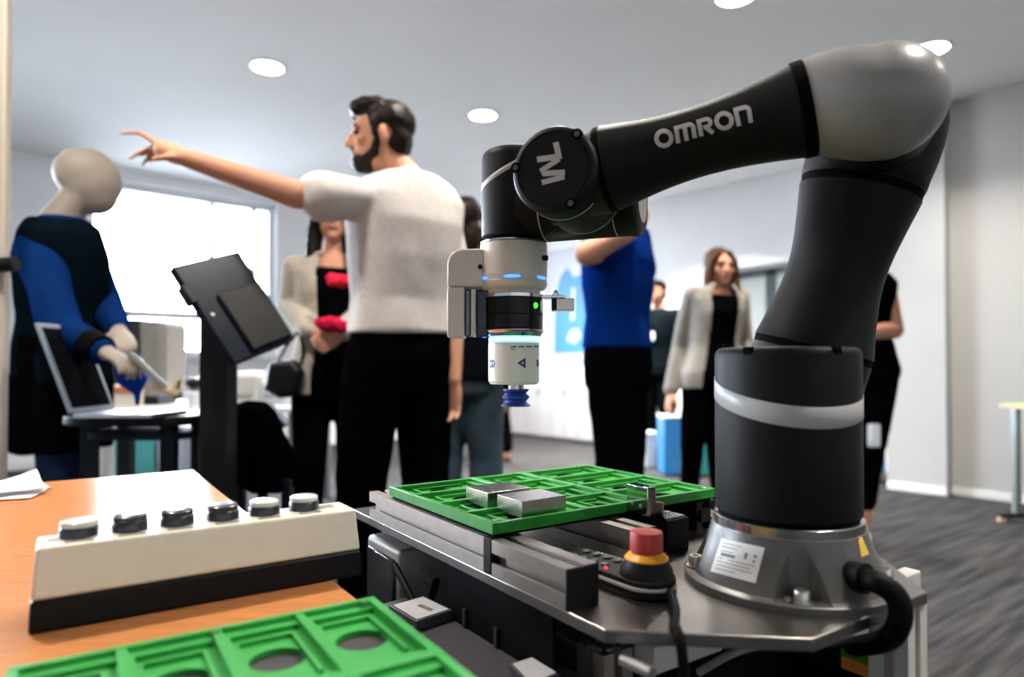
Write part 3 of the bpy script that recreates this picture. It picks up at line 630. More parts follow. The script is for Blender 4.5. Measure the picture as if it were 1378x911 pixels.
# side bracket with clamp
sb = MB(Mcam).box(lx(725), lx(760), -.012, .012, zy(402), zy(397.9)).build('side_bracket', m_steel, rb, bevel=.0008)
MB(Mcam).box(lx(743.5), lx(772), -.012, .014, zy(418.5), zy(402.3)).build('clamp_block', mat('clamp_steel', (.42, .37, .32), .25, 1), sb, bevel=.001)
MB(Mcam).box(lx(741.5), lx(748.5), -.0135, -.0122, zy(418.5), zy(402.6)).build('clamp_plate', m_black, sb)
MB(Mcam).lathe((lx(748), 0, zy(397.8)), UP, [(.006, 0), (.006, .003), (.0035, .003), (.0035, .006), (.002, .008)], 14).build('bolt', m_steel, sb)
# stickers on the base
tr = bvh([fl]); m_label = mat('white_label', (.60, .58, .56), .5, var=.02); m_ink = mat('label_ink', (.12, .12, .13), .6)
def patch(mb, quad, nu=8, nv=8, lift=.0005):       # a sticker: pixel corner points TL, TR, BR, BL laid on the surface
    rows = []
    for i in range(nv + 1):
        row = []
        for j in range(nu + 1):
            u, v_ = j / nu, i / nv; x = (quad[0][0] * (1 - u) + quad[1][0] * u) * (1 - v_) + (quad[3][0] * (1 - u) + quad[2][0] * u) * v_; y = (quad[0][1] * (1 - u) + quad[1][1] * u) * (1 - v_) + (quad[3][1] * (1 - u) + quad[2][1] * u) * v_
            d = ray(x, y).normalized(); h = tr.ray_cast(CAM, d); row.append(None if h[0] is None else mb.v(h[0] - d * lift))
        rows.append(row)
    for a, b in zip(rows, rows[1:]):
        for j in range(nu):
            q = (a[j], a[j + 1], b[j + 1], b[j])
            if all(q): mb.face(q)
def z7(pts): return [(940 + x / 4.306, 700 + y / 4.306) for x, y in pts]
lq = z7([(132, 104), (384, 160), (330, 366), (68, 296)])
mb = MB(); patch(mb, lq); lab = mb.build('rating_label', m_label, rb, smooth=60)
def inq(u, v_): 
    a, b, c, d = [V((p[0], p[1])) for p in lq]; p = a.lerp(b, u).lerp(d.lerp(c, u), v_); return (p.x, p.y)
S = []
for v_, u0, u1 in ((.12, .08, .5), (.22, .08, .42), (.34, .08, .36), (.56, .08, .9), (.66, .08, .8), (.76, .08, .86), (.87, .08, .5)): S.append(([inq(u0, v_), inq(u1, v_)], 1.1))
S += [([inq(.10, .44), inq(.42, .44)], 4.5), ([inq(.64, .25), inq(.64, .42)], 4), ([inq(.84, .25), inq(.84, .33)], 4), ([inq(.84, .40), inq(.84, .46)], 4)]
mb = MB(); decal(mb, tr, S, .0009, 3); mb.build('label_print', m_ink, lab, smooth=0)
S = [(z7([(840 + 22 * j + 5 * i, 96 + 26 * i), (850 + 22 * j + 5 * i, 92 + 26 * i)]), 4.2 + .6 * ((i + j) % 2)) for i in range(5) for j in range(3) if (i * 3 + j) % 4 != 3]
mb = MB(); decal(mb, tr, S, .0005, 2); mb.build('stamped_marks', m_ink, rb, smooth=0)
mb = MB(); patch(mb, z7([(915, 55), (938, 75), (990, 195), (945, 215)])); mb.build('warning_label', mat('label_yellow', (.70, .46, .05), .5), rb, smooth=60)
# cable leaving the base
k0 = tr.ray_cast(CAM, ray(1155, 781).normalized())[0] or P(1155, 781, .66)
q = [k0 + V((-.012, .02, .002)), k0 + V((.004, -.012, .004)), P(1178, 783, .625), P(1200, 796, .62), P(1211, 815, .618), P(1210, 838, .620), P(1196, 859, .635), P(1165, 868, .70), P(1120, 873, .80), P(1080, 872, .88)]
MB().tube(q, .0105, 16).build('power_cable', m_cable, rb)
MB().cyl(k0 + V((-.008, .016, .002)), k0 + V((.003, -.008, .004)), .0155, .0145, 24).build('cable_gland', m_black, rb)

# ---------------------------------------------------------------- more of the cart's underside
CP3 = lambda px, py, z: MCI @ PZ(px, py, z)
m_wprof = mat('white_lit_profile', (.66, .63, .58), .4, .3)
p = CP(868, 862, .640); MB(MC).box(p.x - .005, p.x + .10, p.y - .018, p.y + .012, .612, .640).build('lower_beam', m_wprof, cart, bevel=.002)
p = CP(905, 893, .600); MB(MC).box(p.x - .01, p.x + .045, p.y - .02, p.y + .012, .56, .598).build('lower_beam', m_wprof, cart, bevel=.002)
MB().cyl(P(838, 888, .58), P(878, 906, .55), .005, seg=14).build('locking_rod', m_steel, cart)
p = CP(1168, 879, .605); MB(MC).box(p.x - .022, p.x + .022, p.y - .018, p.y + .018, .588, .601).build('circuit_board', mat('terminal_orange', (.62, .20, .03), .5), cart)
MB(MC).box(p.x - .0225, p.x + .0225, p.y - .0185, p.y + .0185, .6012, .610).build('terminal_block', mat('terminal_green', (.05, .20, .015), .5), cart, bevel=.001)
MB(MC).box(p.x - .03, p.x + .03, p.y - .03, p.y + .08, .44, .5875).build('controller_housing', m_blackm, cart)
MB(MC).box(.09, .34, -.17, .05, .40, .60).build('controller_cabinet', mat('cabinet_black', (.002, .002, .002), .7, spec=.15), cart, bevel=.003)
MB().tube([P(940, 905, .70), P(985, 880, .68), P(1030, 868, .68), P(1090, 862, .72)], .004, 10).build('grey_cable', mat('grey_cable', (.25, .24, .23), .5), cart)

# ---------------------------------------------------------------- the beech desk
DZT = .686
m_beech = mat('beech_veneer', (.50, .20, .068), .24, var=.13, vs_=26, stretch=(.5, 6, 6), bump=.05, bs=80, coat=.12)
cD = PZ(260, 632.5, DZT); MD = frame((cD.x, cD.y, 0), (math.sin(R(56)), math.cos(R(56))), None)
desk = thing('desk', 'beech veneered desk in the left foreground with daylight glare', 'desk', MD @ V((-.7, -.6, 0)))
MB(MD).box(-1.5, 0, -1.35, 0, DZT - .025, DZT).build('desk_top', m_beech, desk, bevel=.0015)
md_leg = mat('desk_leg_grey', (.25, .26, .28), .4, .6)
for x, y in ((-.08, -.10), (-1.42, -.10), (-.08, -1.25), (-1.42, -1.25)):
    MB(MD).box(x - .025, x + .025, y - .025, y + .025, .004, DZT - .0255).build('leg', md_leg, desk, bevel=.003)

# six-button control box
f0, f1 = PZ(37, 857, DZT), PZ(487.5, 774.5, DZT); dv = f1 - f0; LBX = dv.length; MBX = frame((f0.x, f0.y, 0), (dv.x, dv.y), None)
cb = thing('button_box', 'cream six-button control box with black base standing on the beech desk', 'control box', (f0 + f1) / 2 + V((0, .03, 0)))
DP = .070; zb0 = DZT + .0003; zb1 = DZT + .0285; zb2 = DZT + .0735
MB(MBX).loft([[(x0, y0, z), (x1, y0, z), (x1, y1, z), (x0, y1, z)] for z, x0, x1, y0, y1 in ((zb0, 0, LBX, 0, DP), (zb1, .001, LBX - .001, .001, DP - .001))]).build('base', mat('box_base_black', (.0035, .0033, .0032), .5, spec=.2), cb, bevel=.003, segs=3)
m_cream = mat('box_cream', (.64, .585, .48), .38, var=.03, vs_=50, bump=.08, bs=500, coat=.15)
MB(MBX).loft([[(x0, y0, z), (x1, y0, z), (x1, y1, z), (x0, y1, z)] for z, x0, x1, y0, y1 in ((zb1 + .0002, .0015, LBX - .0015, .0015, DP - .0015), (zb2, .005, LBX - .005, .007, DP - .012))]).build('cover', m_cream, cb, bevel=.003, segs=3)
m_capw = mat('button_white', (.62, .60, .58), .25, var=.02, coat=.4); m_capb = mat('button_black', (.020, .022, .026), .3, var=.04, coat=.3); m_lab = mat('label_grey', (.19, .18, .16), .5)
for i, (px, py) in enumerate(((106, 722), (176, 716), (241, 709), (302, 700), (358, 693), (411, 686))):
    c = MBX.inverted() @ PZ(px, py, zb2); c.y = DP * .56
    bt_ = MB(MBX).lathe((c.x, c.y, zb2 - .0005), UP, [(.0160, 0), (.0160, .0085), (.0150, .0100), (.0135, .0105)], 36).build('button', m_capb, cb)
    mm = m_capw if i in (0, 4, 5) else m_capb
    MB(MBX).lathe((c.x, c.y, zb2 + .0098), UP, [(.0148, 0), (.0152, .0012), (.0150, .0042), (.0130, .0056), (.006, .006)], 36).build('button_cap', mm, bt_)
    MB(MBX).box(c.x - .011, c.x + .011, DP * .56 - .0268, DP * .56 - .0182, zb2, zb2 + .0006).build('button_tag', m_lab, cb)
for x in (.022, LBX - .03): MB(MBX).box(x - .009, x + .009, DP * .56 - .008, DP * .56 + .006, zb2, zb2 + .0005).build('printed_tag', m_lab if x > .1 else mat('label_pale', (.36, .34, .31), .5), cb)

# second tray on the desk
p0, p1 = PZ(10, 899, DZT + .0155), PZ(503, 802.5, DZT + .0155); dv = p1 - p0
MT = frame((p0.x, p0.y, 0), (dv.y, -dv.x), None) @ Matrix.Diagonal((dv.length / .281, dv.length / .281, 1, 1))
t = thing('sorting_tray', 'empty green moulded sorting tray lying on the beech desk in front', 'tray', MT @ V((.19, .14, DZT)))
MB(MT).box(.004, .381, .003, .278, DZT + .0002, DZT + .0022).build('base_sheet', mat('sheet_dark_grey', (.022, .020, .020), .6), t)
o = tray_mesh(MT, DZT + .0156).build('tray_body', mat('green_print_bright', (.022, .30, .045), .40, var=.08, vs_=60, bump=.08, bs=700), None, bevel=.0008, segs=1)
l_ = o.location.copy(); o.parent = t; o.location = l_ - t.location
MB(MT).lathe((.236, .268, DZT + .0151), UP, [(.009, 0), (.009, .0012)], 24).build('pale_plug', mat('plug_pale', (.45, .55, .30), .4), t)
for b in (.268, .139): MB(MT).lathe((.011, b, DZT + .0151), UP, [(.004, 0), (.004, .0010)], 16).build('screw', mat('green_screw', (.02, .12, .02), .4), t)

# grey duct between desk and cart with two labelled modules
q0, q1 = PZ(612, 828, .60), PZ(762, 896, .60); dv = q1 - q0; MQ = frame((q0.x, q0.y, 0), (dv.x, dv.y), None)
du = thing('steel_cabinet', 'dark grey steel cabinet standing between the desk and the cart', 'cabinet', MQ @ V((.2, -.09, 0)))
MB(MQ).box(-.10, .30, -.16, -.002, .02, .60).build('cabinet_body', mat('duct_grey', (.085, .078, .090), .45, .2, var=.05), du, bevel=.002)
for x in (-.06, .26):
    for y in (-.14, -.02): MB(MQ).lathe((x, y, 0), UP, [(.015, 0), (.015, .021)], 16).build('foot', m_blackm, du)
for i, (c4, lb) in enumerate(((((529, 814), (569.5, 803), (604, 819.5), (561, 833)), 'flat grey module with white printed label at the tray\'s back right corner'), (((690, 893), (722, 883), (748, 905), (715, 918)), 'flat grey module with white label at the bottom edge beside the tray'))):
    zt2 = .613; pts = [PZ(x, y, zt2) for x, y in c4]
    pc_ = sum(pts, V()) / 4
    tt = thing('labelled_module', lb, 'module', (pc_.x, pc_.y, .6002))
    big = [(pc_ + (p - pc_) * 1.16) for p in pts]
    MB().loft([[(p.x, p.y, z) for p in big] for z in (.6003, zt2 - .0006)]).build('module_body', mat('module_grey', (.05, .048, .05), .5), tt, bevel=.001)
    MB().loft([[(p.x, p.y, z) for p in pts] for z in (zt2 - .0006, zt2)]).build('label', mat('label_white', (.62, .60, .62), .4), tt)
    if i == 0:
        a, b, c, d = pts
        def iq(u, v_): return a.lerp(b, u).lerp(d.lerp(c, u), v_)
        MB().loft([[iq(u, v_) + V((0, 0, h)) for u, v_ in ((.48, .40), (.62, .36), (.68, .80), (.54, .84))] for h in (0, .0005)]).build('print', m_lab, tt)

# crumpled white paper at the left end of the desk
pp_ = PZ(-14, 668, DZT)
mb = MB(); rnd = random.Random(3)
for k in range(2):
    z0 = DZT + .002 + .006 * k; ang = .3 + k * .5; M_ = Matrix.Translation((pp_.x, pp_.y, z0)) @ Matrix.Rotation(ang, 4, 'Z'); rows = []
    for i in range(7):
        rows.append([M_ @ V((-.08 + .16 * i / 6, -.055 + .11 * j / 6, .004 * k + .010 * max(0, noise.noise(V((i * .5, j * .5, k * 3)))) + (.022 * ((i + j - 8) / 4) ** 2 if i + j > 8 and k == 1 else 0))) for j in range(7)])
    rv = [[mb.v(p) for p in r] for r in rows]
    for a, b in zip(rv, rv[1:]):
        for j in range(6): mb.face((a[j], a[j + 1], b[j + 1], b[j]))
tag(mb.build('paper', mat('white_paper', (.66, .65, .66), .6), None, solid=.0012), 'crumpled white paper napkin at the left end of the beech desk', 'paper')
# black clamp on the beige post
mb = MB().cyl(P(-20, 358, 1.99), P(22, 355, 1.99), .022, seg=20)
cl_ = mb.build('post_bracket', m_black); tag(cl_, 'black round bracket bar fixed across the beige post', 'bracket')

# ---------------------------------------------------------------- kiosk display on a column, left of the man
TL, TR = P(232, 358, 1.86), P(322, 337, 2.06); ex = (TR - TL); BRq = P(398, 456, 2.08); ey = BRq - TR; ey -= ex * (ey.dot(ex) / ex.length_squared); ez = ex.cross(ey).normalized()
if ez.y > 0: ez = -ez
ky = thing('kiosk', 'black tilted touch display on a slim black floor column', 'display stand', P(292, 480, 1.98) * 1 - V((0, 0, P(292, 480, 1.98).z)))
def slab(mb, o, ex, ey, ez, u0, u1, v0, v1, w0, w1): return mb.loft([[o + ex * u + ey * v_ + ez * w_ for u, v_ in ((u0, v0), (u1, v0), (u1, v1), (u0, v1))] for w_ in (w0, w1)])
m_kb = mat('kiosk_black', (.003, .006, .012), .35, var=.1, spec=.13)
slab(MB(), TL, ex, ey, ez, 0, 1, 0, 1, -.028, 0).build('display_housing', m_kb, ky, bevel=.004)
slab(MB(), TL, ex, ey, ez, .03, .97, .03, .97, -.0285, -.0282).build('screen', mat('screen_off', (.01, .02, .03), .08), ky)
slab(MB(), TL, ex, ey, ez, .30, .97, .36, .96, .0005, .012).build('rear_cover', m_black, ky, bevel=.006)
for u, v_ in ((.72, .40), (.10, .52)): c = TL + ex * u + ey * v_; MB().cyl(c, c + ez * .004, .006, seg=14).build('screw', m_steel, ky)
c = TL + ex * .02 + ey * .22; slab(MB(), c, ex, ey, ez, -.10, .0, -.02, .16, -.02, .012).build('port_block', m_black, ky, bevel=.003)
k1, k2 = P(274, 480, 1.98), P(311, 480, 1.98)
MB().box(k1.x, k2.x, 1.95, 2.03, .012, P(292, 402, 1.98).z).build('column', m_black, ky, bevel=.004)
MB().box(k1.x - .14, k2.x + .14, 1.82, 2.2, 0, .012).build('base_plate', m_black, ky, bevel=.003)

# laptop on a round black table, beside the mannequin
tz = P(190, 556, 2.2).z; tc_ = P(196, 556, 2.2)
rt = thing('bistro_table', 'small black table with dark legs carrying the open laptop', 'table', (tc_.x, tc_.y, 0))
MB().prism([(tc_.x + .215 * math.copysign(abs(math.cos(t)) ** .6, math.cos(t)), tc_.y + .17 * math.copysign(abs(math.sin(t)) ** .6, math.sin(t))) for t in [2 * math.pi * k / 40 for k in range(40)]], tz - .03, tz).build('table_top', mat('table_black', (.004, .005, .007), .5, spec=.2), rt, bevel=.006)
MB().prism([(tc_.x + .02 + .18 * math.copysign(abs(math.cos(t)) ** .6, math.cos(t)), tc_.y + .14 * math.copysign(abs(math.sin(t)) ** .6, math.sin(t))) for t in [2 * math.pi * k / 40 for k in range(40)]], tz - .075, tz - .052).build('lower_top', mat('table_navy', (.004, .010, .022), .5, spec=.2), rt, bevel=.004)
for dx in (-.12, .13):
    for dy in (-.10, .10): MB().box(tc_.x + dx - .02, tc_.x + dx + .02, tc_.y + dy - .02, tc_.y + dy + .02, 0, tz - .03).build('leg', mat('leg_navy', (.003, .007, .014), .5, spec=.2), rt)
lpz = tz + .0005
lt = thing('laptop', 'open silver-edged laptop with black lid standing on the small black table', 'laptop', (tc_.x - .06, tc_.y, lpz))
h0 = P(128, 551, 2.08); h0.z = lpz + .008; tp = P(83, 437, 2.08)
MB().box(h0.x + .002, h0.x + .235, 1.97, 2.19, lpz, lpz + .014).build('keyboard_base', mat('laptop_silver', (.5, .56, .62), .3, .7), lt, bevel=.003)
MB().box(h0.x + .02, h0.x + .12, 1.99, 2.17, lpz + .0142, lpz + .0152).build('keys', mat('keys_grey', (.30, .36, .42), .5), lt)
dl = tp - h0; dl.y = 0; nl = V((dl.z, 0, -dl.x)).normalized()
mbl = MB(); mbl.loft([[h0 + V((0, y - h0.y, 0)) + dl * .03 + nl * a for a in (0, -.009)][::1] + [tp + V((0, y - tp.y, 0)) + nl * a for a in (-.009, 0)] for y in (1.97, 2.19)])
mbl.build('lid', mat('lid_silver', (.30, .36, .42), .3, .6), lt, bevel=.002)
mbl = MB(); mbl.loft([[h0 + V((0, y - h0.y, .0)) + dl * .08 + nl * a for a in (.0004, .0014)] + [tp + V((0, y - tp.y, 0)) - dl * .05 + nl * a for a in (.0012, .0004)] for y in (1.985, 2.175)]); mbl.build('screen', mat('laptop_screen_off', (.002, .002, .003), .8, spec=.03), lt)
# tool and cloth held out over the table by the mannequin
a_, b_ = P(174, 476, 2.02), P(226, 524, 2.08)
tl = thing('inspection_wand', 'long silver hand tool with tan head held by the dressed mannequin', 'tool', a_)
MB().tube([a_, (a_ + b_) / 2, b_], .011, 12, 2).build('tool_shaft', mat('tool_shaft', (.42, .43, .40), .35, .5), tl)
MB().seg(P(212, 520, 2.08), .014, P(238, 530, 2.08), .016).seg(P(236, 524, 2.08), .013, P(240, 512, 2.08), .010).build('tool_head', mat('tan_head', (.42, .33, .20), .6), tl, remesh=.004, relax=2)

# things behind: printer, screens, boxes, bins on the window side
def simple_box(name, label, cat, px, py, Y, w_, dpt, h, m, group=None, rot=0, z=None, bev=.01):
    c = P(px, py, Y); zz = c.z if z is None else z
    M_ = Matrix.Translation((c.x, c.y, zz)) @ Matrix.Rotation(R(rot), 4, 'Z')
    return M_, tag(MB(M_).box(-w_ / 2, w_ / 2, -dpt / 2, dpt / 2, 0, h).build(name, m, None, bevel=bev), label, cat, group)
m_off = mat('office_white', (.70, .73, .78), .4, var=.02); m_beige = mat('office_beige', (.48, .46, .42), .5, var=.03); m_offg = mat('office_grey', (.20, .19, .18), .5, var=.04)
zt4 = P(250, 545, 4.2).z
wt = thing('work_table', 'long white table by the window crowded with grey and white equipment', 'table', (P(240, 545, 4.2).x, 4.3, 0))
xa, xb = P(120, 545, 4.2).x, P(420, 545, 4.2).x
MB().box(xa, xb, 3.95, 4.75, zt4 - .03, zt4).build('table_top', m_off, wt, bevel=.004)
for x in (xa + .05, xb - .05):
    for y in (4.0, 4.7): MB().box(x - .025, x + .025, y - .025, y + .025, 0, zt4 - .031).build('leg', md_leg, wt)
c = P(193, 500, 4.25)
mo = thing('monitor', 'old deep monitor with black front and grey casing on the white table', 'monitor', (c.x, c.y, zt4))
zt5 = P(193, 430, 4.2).z
MB().box(P(160, 500, 4.2).x, P(196, 500, 4.2).x, 4.12, 4.45, zt4 + .05, zt5).build('front_bezel', mat('monitor_black', (.012, .014, .018), .4), mo, bevel=.008)
mb = MB(); xm0, xm1 = P(196.5, 500, 4.2).x, P(229, 500, 4.2).x
mb.loft([[(x, y, z) for y, z in ((4.13 + d, zt4 + .06 + d), (4.44 - d, zt4 + .06 + d), (4.44 - d, zt5 - .01 - d), (4.13 + d, zt5 - .01 - d))] for x, d in ((xm0, 0), (xm1 - .03, .0), (xm1, .03))]); mb.build('casing', mat('monitor_taupe', (.22, .20, .18), .5), mo, bevel=.006)
MB().box(P(175, 500, 4.2).x, P(215, 500, 4.2).x, 4.18, 4.42, zt4 + .001, zt4 + .058).build('foot', mat('monitor_black', (.012, .014, .018), .4), mo)
def on_table(name, label, cat, x0, x1, y0, Y, dpt, m, base_py=545, extra=None):
    zb_ = zt4 + .001; zt_ = P((x0 + x1) / 2, y0, Y).z; a, b = P(x0, 500, Y).x, P(x1, 500, Y).x
    t = thing(name, label, cat, ((a + b) / 2, Y + dpt / 2, zb_)); MB().box(a, b, Y, Y + dpt, zb_, zt_).build('body', m, t, bevel=.01)
    if extra: extra(t, a, b, Y, zb_, zt_)
    return t
def printer_bits(t, a, b, Y, z0, z1):
    MB().box(a + .03, b - .03, Y - .02, Y - .0005, z0 + .04, z0 + .07).build('paper_slot', m_offg, t); MB().box(a + .02, b - .02, Y + .02, Y + .2, z1 + .0005, z1 + .02).build('lid', m_off, t, bevel=.004)
on_table('printer', 'white printer on the table between kiosk column and blazer woman', 'printer', 312, 346, 505, 4.15, .3, m_beige, extra=printer_bits)
on_table('printer', 'white printer partly behind the woman\'s black handbag', 'printer', 350, 392, 512, 4.2, .3, m_off, extra=printer_bits)
on_table('parts_bin', 'pale storage box with dark front panel right of the old monitor', 'box', 252, 270, 508, 4.1, .2, m_beige, extra=lambda t, a, b, Y, z0, z1: MB().box(a + .02, b - .02, Y - .006, Y - .0005, z0 + .02, z1 - .03).build('front_panel', m_offg, t))
on_table('carton', 'small cream carton with orange stripe behind the laptop', 'box', 146, 182, 518, 4.0, .10, mat('carton_cream', (.60, .52, .42), .6), extra=lambda t, a, b, Y, z0, z1: MB().box(a - .001, b + .001, Y - .003, Y - .0004, z1 - .05, z1 - .012).build('stripe', mat('orange_stripe', (.42, .13, .05), .6), t))
on_table('cup', 'blue plastic bottle beside the kiosk column', 'bottle', 270, 275, 515, 4.05, .08, mat('bottle_blue', (.02, .10, .55), .4))
on_table('cap_stack', 'dark round cap shaped object on a pale stand beside the kiosk column', 'equipment', 250, 264, 527, 4.0, .08, m_off, extra=lambda t, a, b, Y, z0, z1: MB().ell(((a + b) / 2, Y + .04, z1 + .05), (V((1, 0, 0)), V((0, 1, 0)), UP), (.05, .038, .035)).build('cap', m_black, t))
# bins and boxes under the white table
def floor_item(name, label, cat, x0, x1, y1, Y, dpt, m, lid=None, taper=.92):
    a, b = P(x0, 600, Y).x, P(x1, 600, Y).x; zt_ = P((x0 + x1) / 2, y1, Y).z; cx = (a + b) / 2; h = (b - a) / 2
    t = thing(name, label, cat, (cx, Y + dpt / 2, 0))
    MB().loft([[(cx - h * s, Y + dpt / 2 - dpt / 2 * s, z), (cx + h * s, Y + dpt / 2 - dpt / 2 * s, z), (cx + h * s, Y + dpt / 2 + dpt / 2 * s, z), (cx - h * s, Y + dpt / 2 + dpt / 2 * s, z)] for z, s in ((.0, taper), (zt_ - .02, 1))]).build('body', m, t, bevel=.012)
    MB().box(cx - h * 1.04, cx + h * 1.04, Y - dpt * .02, Y + dpt * 1.02, zt_ - .0195, zt_).build('rim', lid or m, t, bevel=.006)
    return t
m_teal = mat('teal_plastic', (.03, .26, .26), .4, var=.04); m_bblue = mat('bin_blue', (.03, .22, .55), .4, var=.04)
floor_item('storage_crate', 'teal storage crate behind the small black table, left one', 'crate', 152, 168, 566, 3.4, .3, m_teal)
floor_item('storage_crate', 'teal storage crate close to the kiosk column', 'crate', 255, 276, 566, 3.45, .3, m_teal)
floor_item('waste_bin', 'grey bin between the two teal crates', 'bin', 172, 205, 570, 3.85, .28, mat('bin_grey', (.22, .22, .25), .45))
floor_item('waste_bin', 'pale lavender bin left of the right teal crate', 'bin', 210, 238, 572, 3.85, .28, mat('bin_lav', (.45, .48, .60), .45))
floor_item('carton_box', 'white box under the window by the mannequin\'s legs', 'box', 88, 138, 560, 4.6, .3, mat('box_white', (.62, .60, .60), .6), taper=1)
# chair draped with a black coat, right of the kiosk
cc = P(350, 600, 2.25)
ch_ = thing('draped_chair', 'chair covered by a black coat beside the kiosk column', 'chair', (cc.x, cc.y, 0))
zA, zB_ = P(350, 540, 2.25).z, P(350, 655, 2.25).z
mb = MB(); poly = [(312, 548), (330, 538), (346, 538), (358, 552), (372, 590), (386, 625), (392, 662), (350, 658), (330, 650), (322, 634), (312, 628)]
q = [P(x, y, 2.25) for x, y in poly]; c0_ = sum(q, V()) / len(q)
mb.loft([[V((c0_.x + (p.x - c0_.x) * s, 2.25 + dy, c0_.z + (p.z - c0_.z) * s)) for p in q] for dy, s in ((-.12, .82), (-.09, .95), (0, 1), (.09, .95), (.12, .82))])
mb.build('black_coat', mat('coat_black', (.0016, .0016, .0018), .9, spec=0, var=.2), ch_, remesh=.012, relax=3, wrinkle=(12, .012, .4))
for px in (322, 352, 384):
    a = P(px, 650, 2.2); MB().box(a.x - .014, a.x + .014, 2.2, 2.228, 0, zB_ + .03).build('leg', mat('leg_navy', (.003, .007, .014), .5, spec=.2), ch_)
c = P(383, 566, 2.3); MB().tube([P(360, 545, 2.35), P(376, 562, 2.35), P(386, 572, 2.35)], .016, 12).build('arm_rest', mat('arm_chrome', (.5, .6, .7), .2, .9), ch_)

# ---------------------------------------------------------------- far end: white sideboards, cyan print, bins, banner
m_side = mat('sideboard_white', (.46, .47, .50), .4, var=.02)
for k in range(5):
    b0 = .45 + .46 * k
    t = thing('sideboard', ['white low cabinet at the far wall, left end of the row', 'white low cabinet below the cyan poster, second from left', 'white low cabinet third in the far row', 'white low cabinet by the blue-shirted person\'s knee, fourth in the row', 'white low cabinet at the right end of the far row'][k], 'cabinet', room(.25, b0 + .22, 0), 'white cabinets along the far wall')
    MB(MR).box(.02, .44, b0, b0 + .455, .03, .74).build('cabinet_body', m_side, t, bevel=.004)
    MB(MR).box(.05, .42, b0 + .02, b0 + .435, 0, .0295).build('plinth', m_offg, t)
    for j in range(2):
        d_ = MB(MR).box(.4405, .456, b0 + .006 + .2245 * j, b0 + .222 + .2245 * j, .045, .725).build('door', mat('sideboard_door', (.50, .51, .54), .45), t, bevel=.002)
        MB(MR).box(.4565, .466, b0 + (.19 if j == 0 else .25) , b0 + (.205 if j == 0 else .265), .55, .65).build('handle', m_steel, d_)
for k, (b, h, wv, lb) in enumerate(((.95, .10, .22, 'small stack of white leaflets on the far cabinets, left of the poster'), (1.55, .13, .30, 'white box on the far cabinets under the cyan poster'))):
    tag(MB(MR).box(.12, .34, b, b + wv, .7405, .7405 + h).build('leaflet_box', m_off, None, bevel=.004), lb, 'box')
# cyan poster with a garment figure
po = thing('poster', 'white wall poster with a cyan garment shape on the far wall', 'poster', room(.012, 1.3, .95))
MB(MR).box(.002, .012, .80, 1.85, .92, 2.45).build('sheet', mat('poster_white', (.52, .53, .56), .6), po)
m_cy = mat('cyan_print', (.012, .19, .42), .6, var=.05, vs_=6)
def flat(poly, a0, a1, name, m):
    mb = MB(); mb.loft([[room(a, b, z) for b, z in poly] for a in (a0, a1)]); return mb.build(name, m, po)
flat([(.98, 1.08), (1.80, 1.08), (1.80, 1.98), (1.66, 2.16), (1.52, 2.20), (1.45, 2.08), (1.33, 2.06), (1.22, 2.20), (1.10, 2.10), (1.0, 1.86)], .0122, .014, 'garment_print', m_cy)
flat([(1.20, 1.25), (1.36, 1.20), (1.46, 1.30), (1.40, 1.40), (1.28, 1.38)], .0142, .015, 'hand_print', mat('print_white', (.50, .52, .55), .5))
flat([(1.28, 1.50), (1.34, 1.50), (1.36, 1.92), (1.30, 1.92)], .0142, .015, 'stripe_print', mat('print_white', (.50, .52, .55), .5))
floor_item('waste_bin', 'blue bin on the floor behind the woman with long brown hair', 'bin', 893, 917, 560, 5.6, .26, m_bblue, mat('lid_white', (.6, .68, .74), .4))
floor_item('waste_bin', 'teal bin between the legs of the woman in black', 'bin', 928, 958, 556, 5.6, .26, m_teal)
floor_item('waste_bin', 'small white bin beside the suited man\'s shoes', 'bin', 870, 884, 582, 6.0, .2, mat('lid_white', (.6, .68, .74), .4))
c = P(1172, 600, 5.35)
bn = thing('roll_up_banner', 'green and cyan roll-up banner standing beside the white pier', 'banner', (c.x, c.y, 0))
bx0, bx1 = P(1130, 600, 5.35).x, P(1191, 600, 5.35).x
MB().box(bx0, bx1, 5.345, 5.352, .07, .62).build('lower_print', m_cy, bn); MB().box(bx0, bx1, 5.345, 5.352, .6205, 1.12).build('upper_print', mat('banner_green', (.14, .50, .36), .5), bn)
MB().box(bx0 - .01, bx1 + .01, 5.30, 5.40, 0, .0695).build('cassette', m_ext, bn, bevel=.01)
# side table at the right edge
tz2 = P(1360, 546, 3.9).z; xl = P(1344, 546, 4.08).x
st_ = thing('side_table', 'small wheeled side table with green mat at the right edge', 'table', (xl + .25, 3.9, 0))
MB().box(xl, xl + .5, 3.72, 4.08, tz2 - .02, tz2).build('table_top', mat('side_wood', (.42, .30, .18), .5, var=.1, vs_=20, stretch=(1, 8, 8)), st_, bevel=.002)
MB().box(xl + .006, xl + .494, 3.726, 4.074, tz2 + .0003, tz2 + .006).build('mat', mat('mat_green', (.30, .50, .16), .6), st_)
MB().seg((xl + .035, 3.75, tz2 - .042), .02, (xl + .08, 3.75, tz2 - .04), .016).build('clamp_knob', m_black, st_)
xg = P(1369, 600, 3.95).x
MB().box(xg - .018, xg + .018, 3.94, 3.98, .05, tz2 - .0205).build('column', mat('column_grey', (.36, .40, .38), .3, .7), st_, bevel=.003)
MB().box(xg - .10, xg + .32, 3.935, 3.985, .025, .0498).build('foot_bar', m_black, st_, bevel=.006)
for x in (xg - .09, xg + .30): MB().cyl((x, 3.96, .0), (x, 3.96, .0248), .022, seg=18).build('glide', mat('glide_beige', (.55, .42, .22), .5), st_)

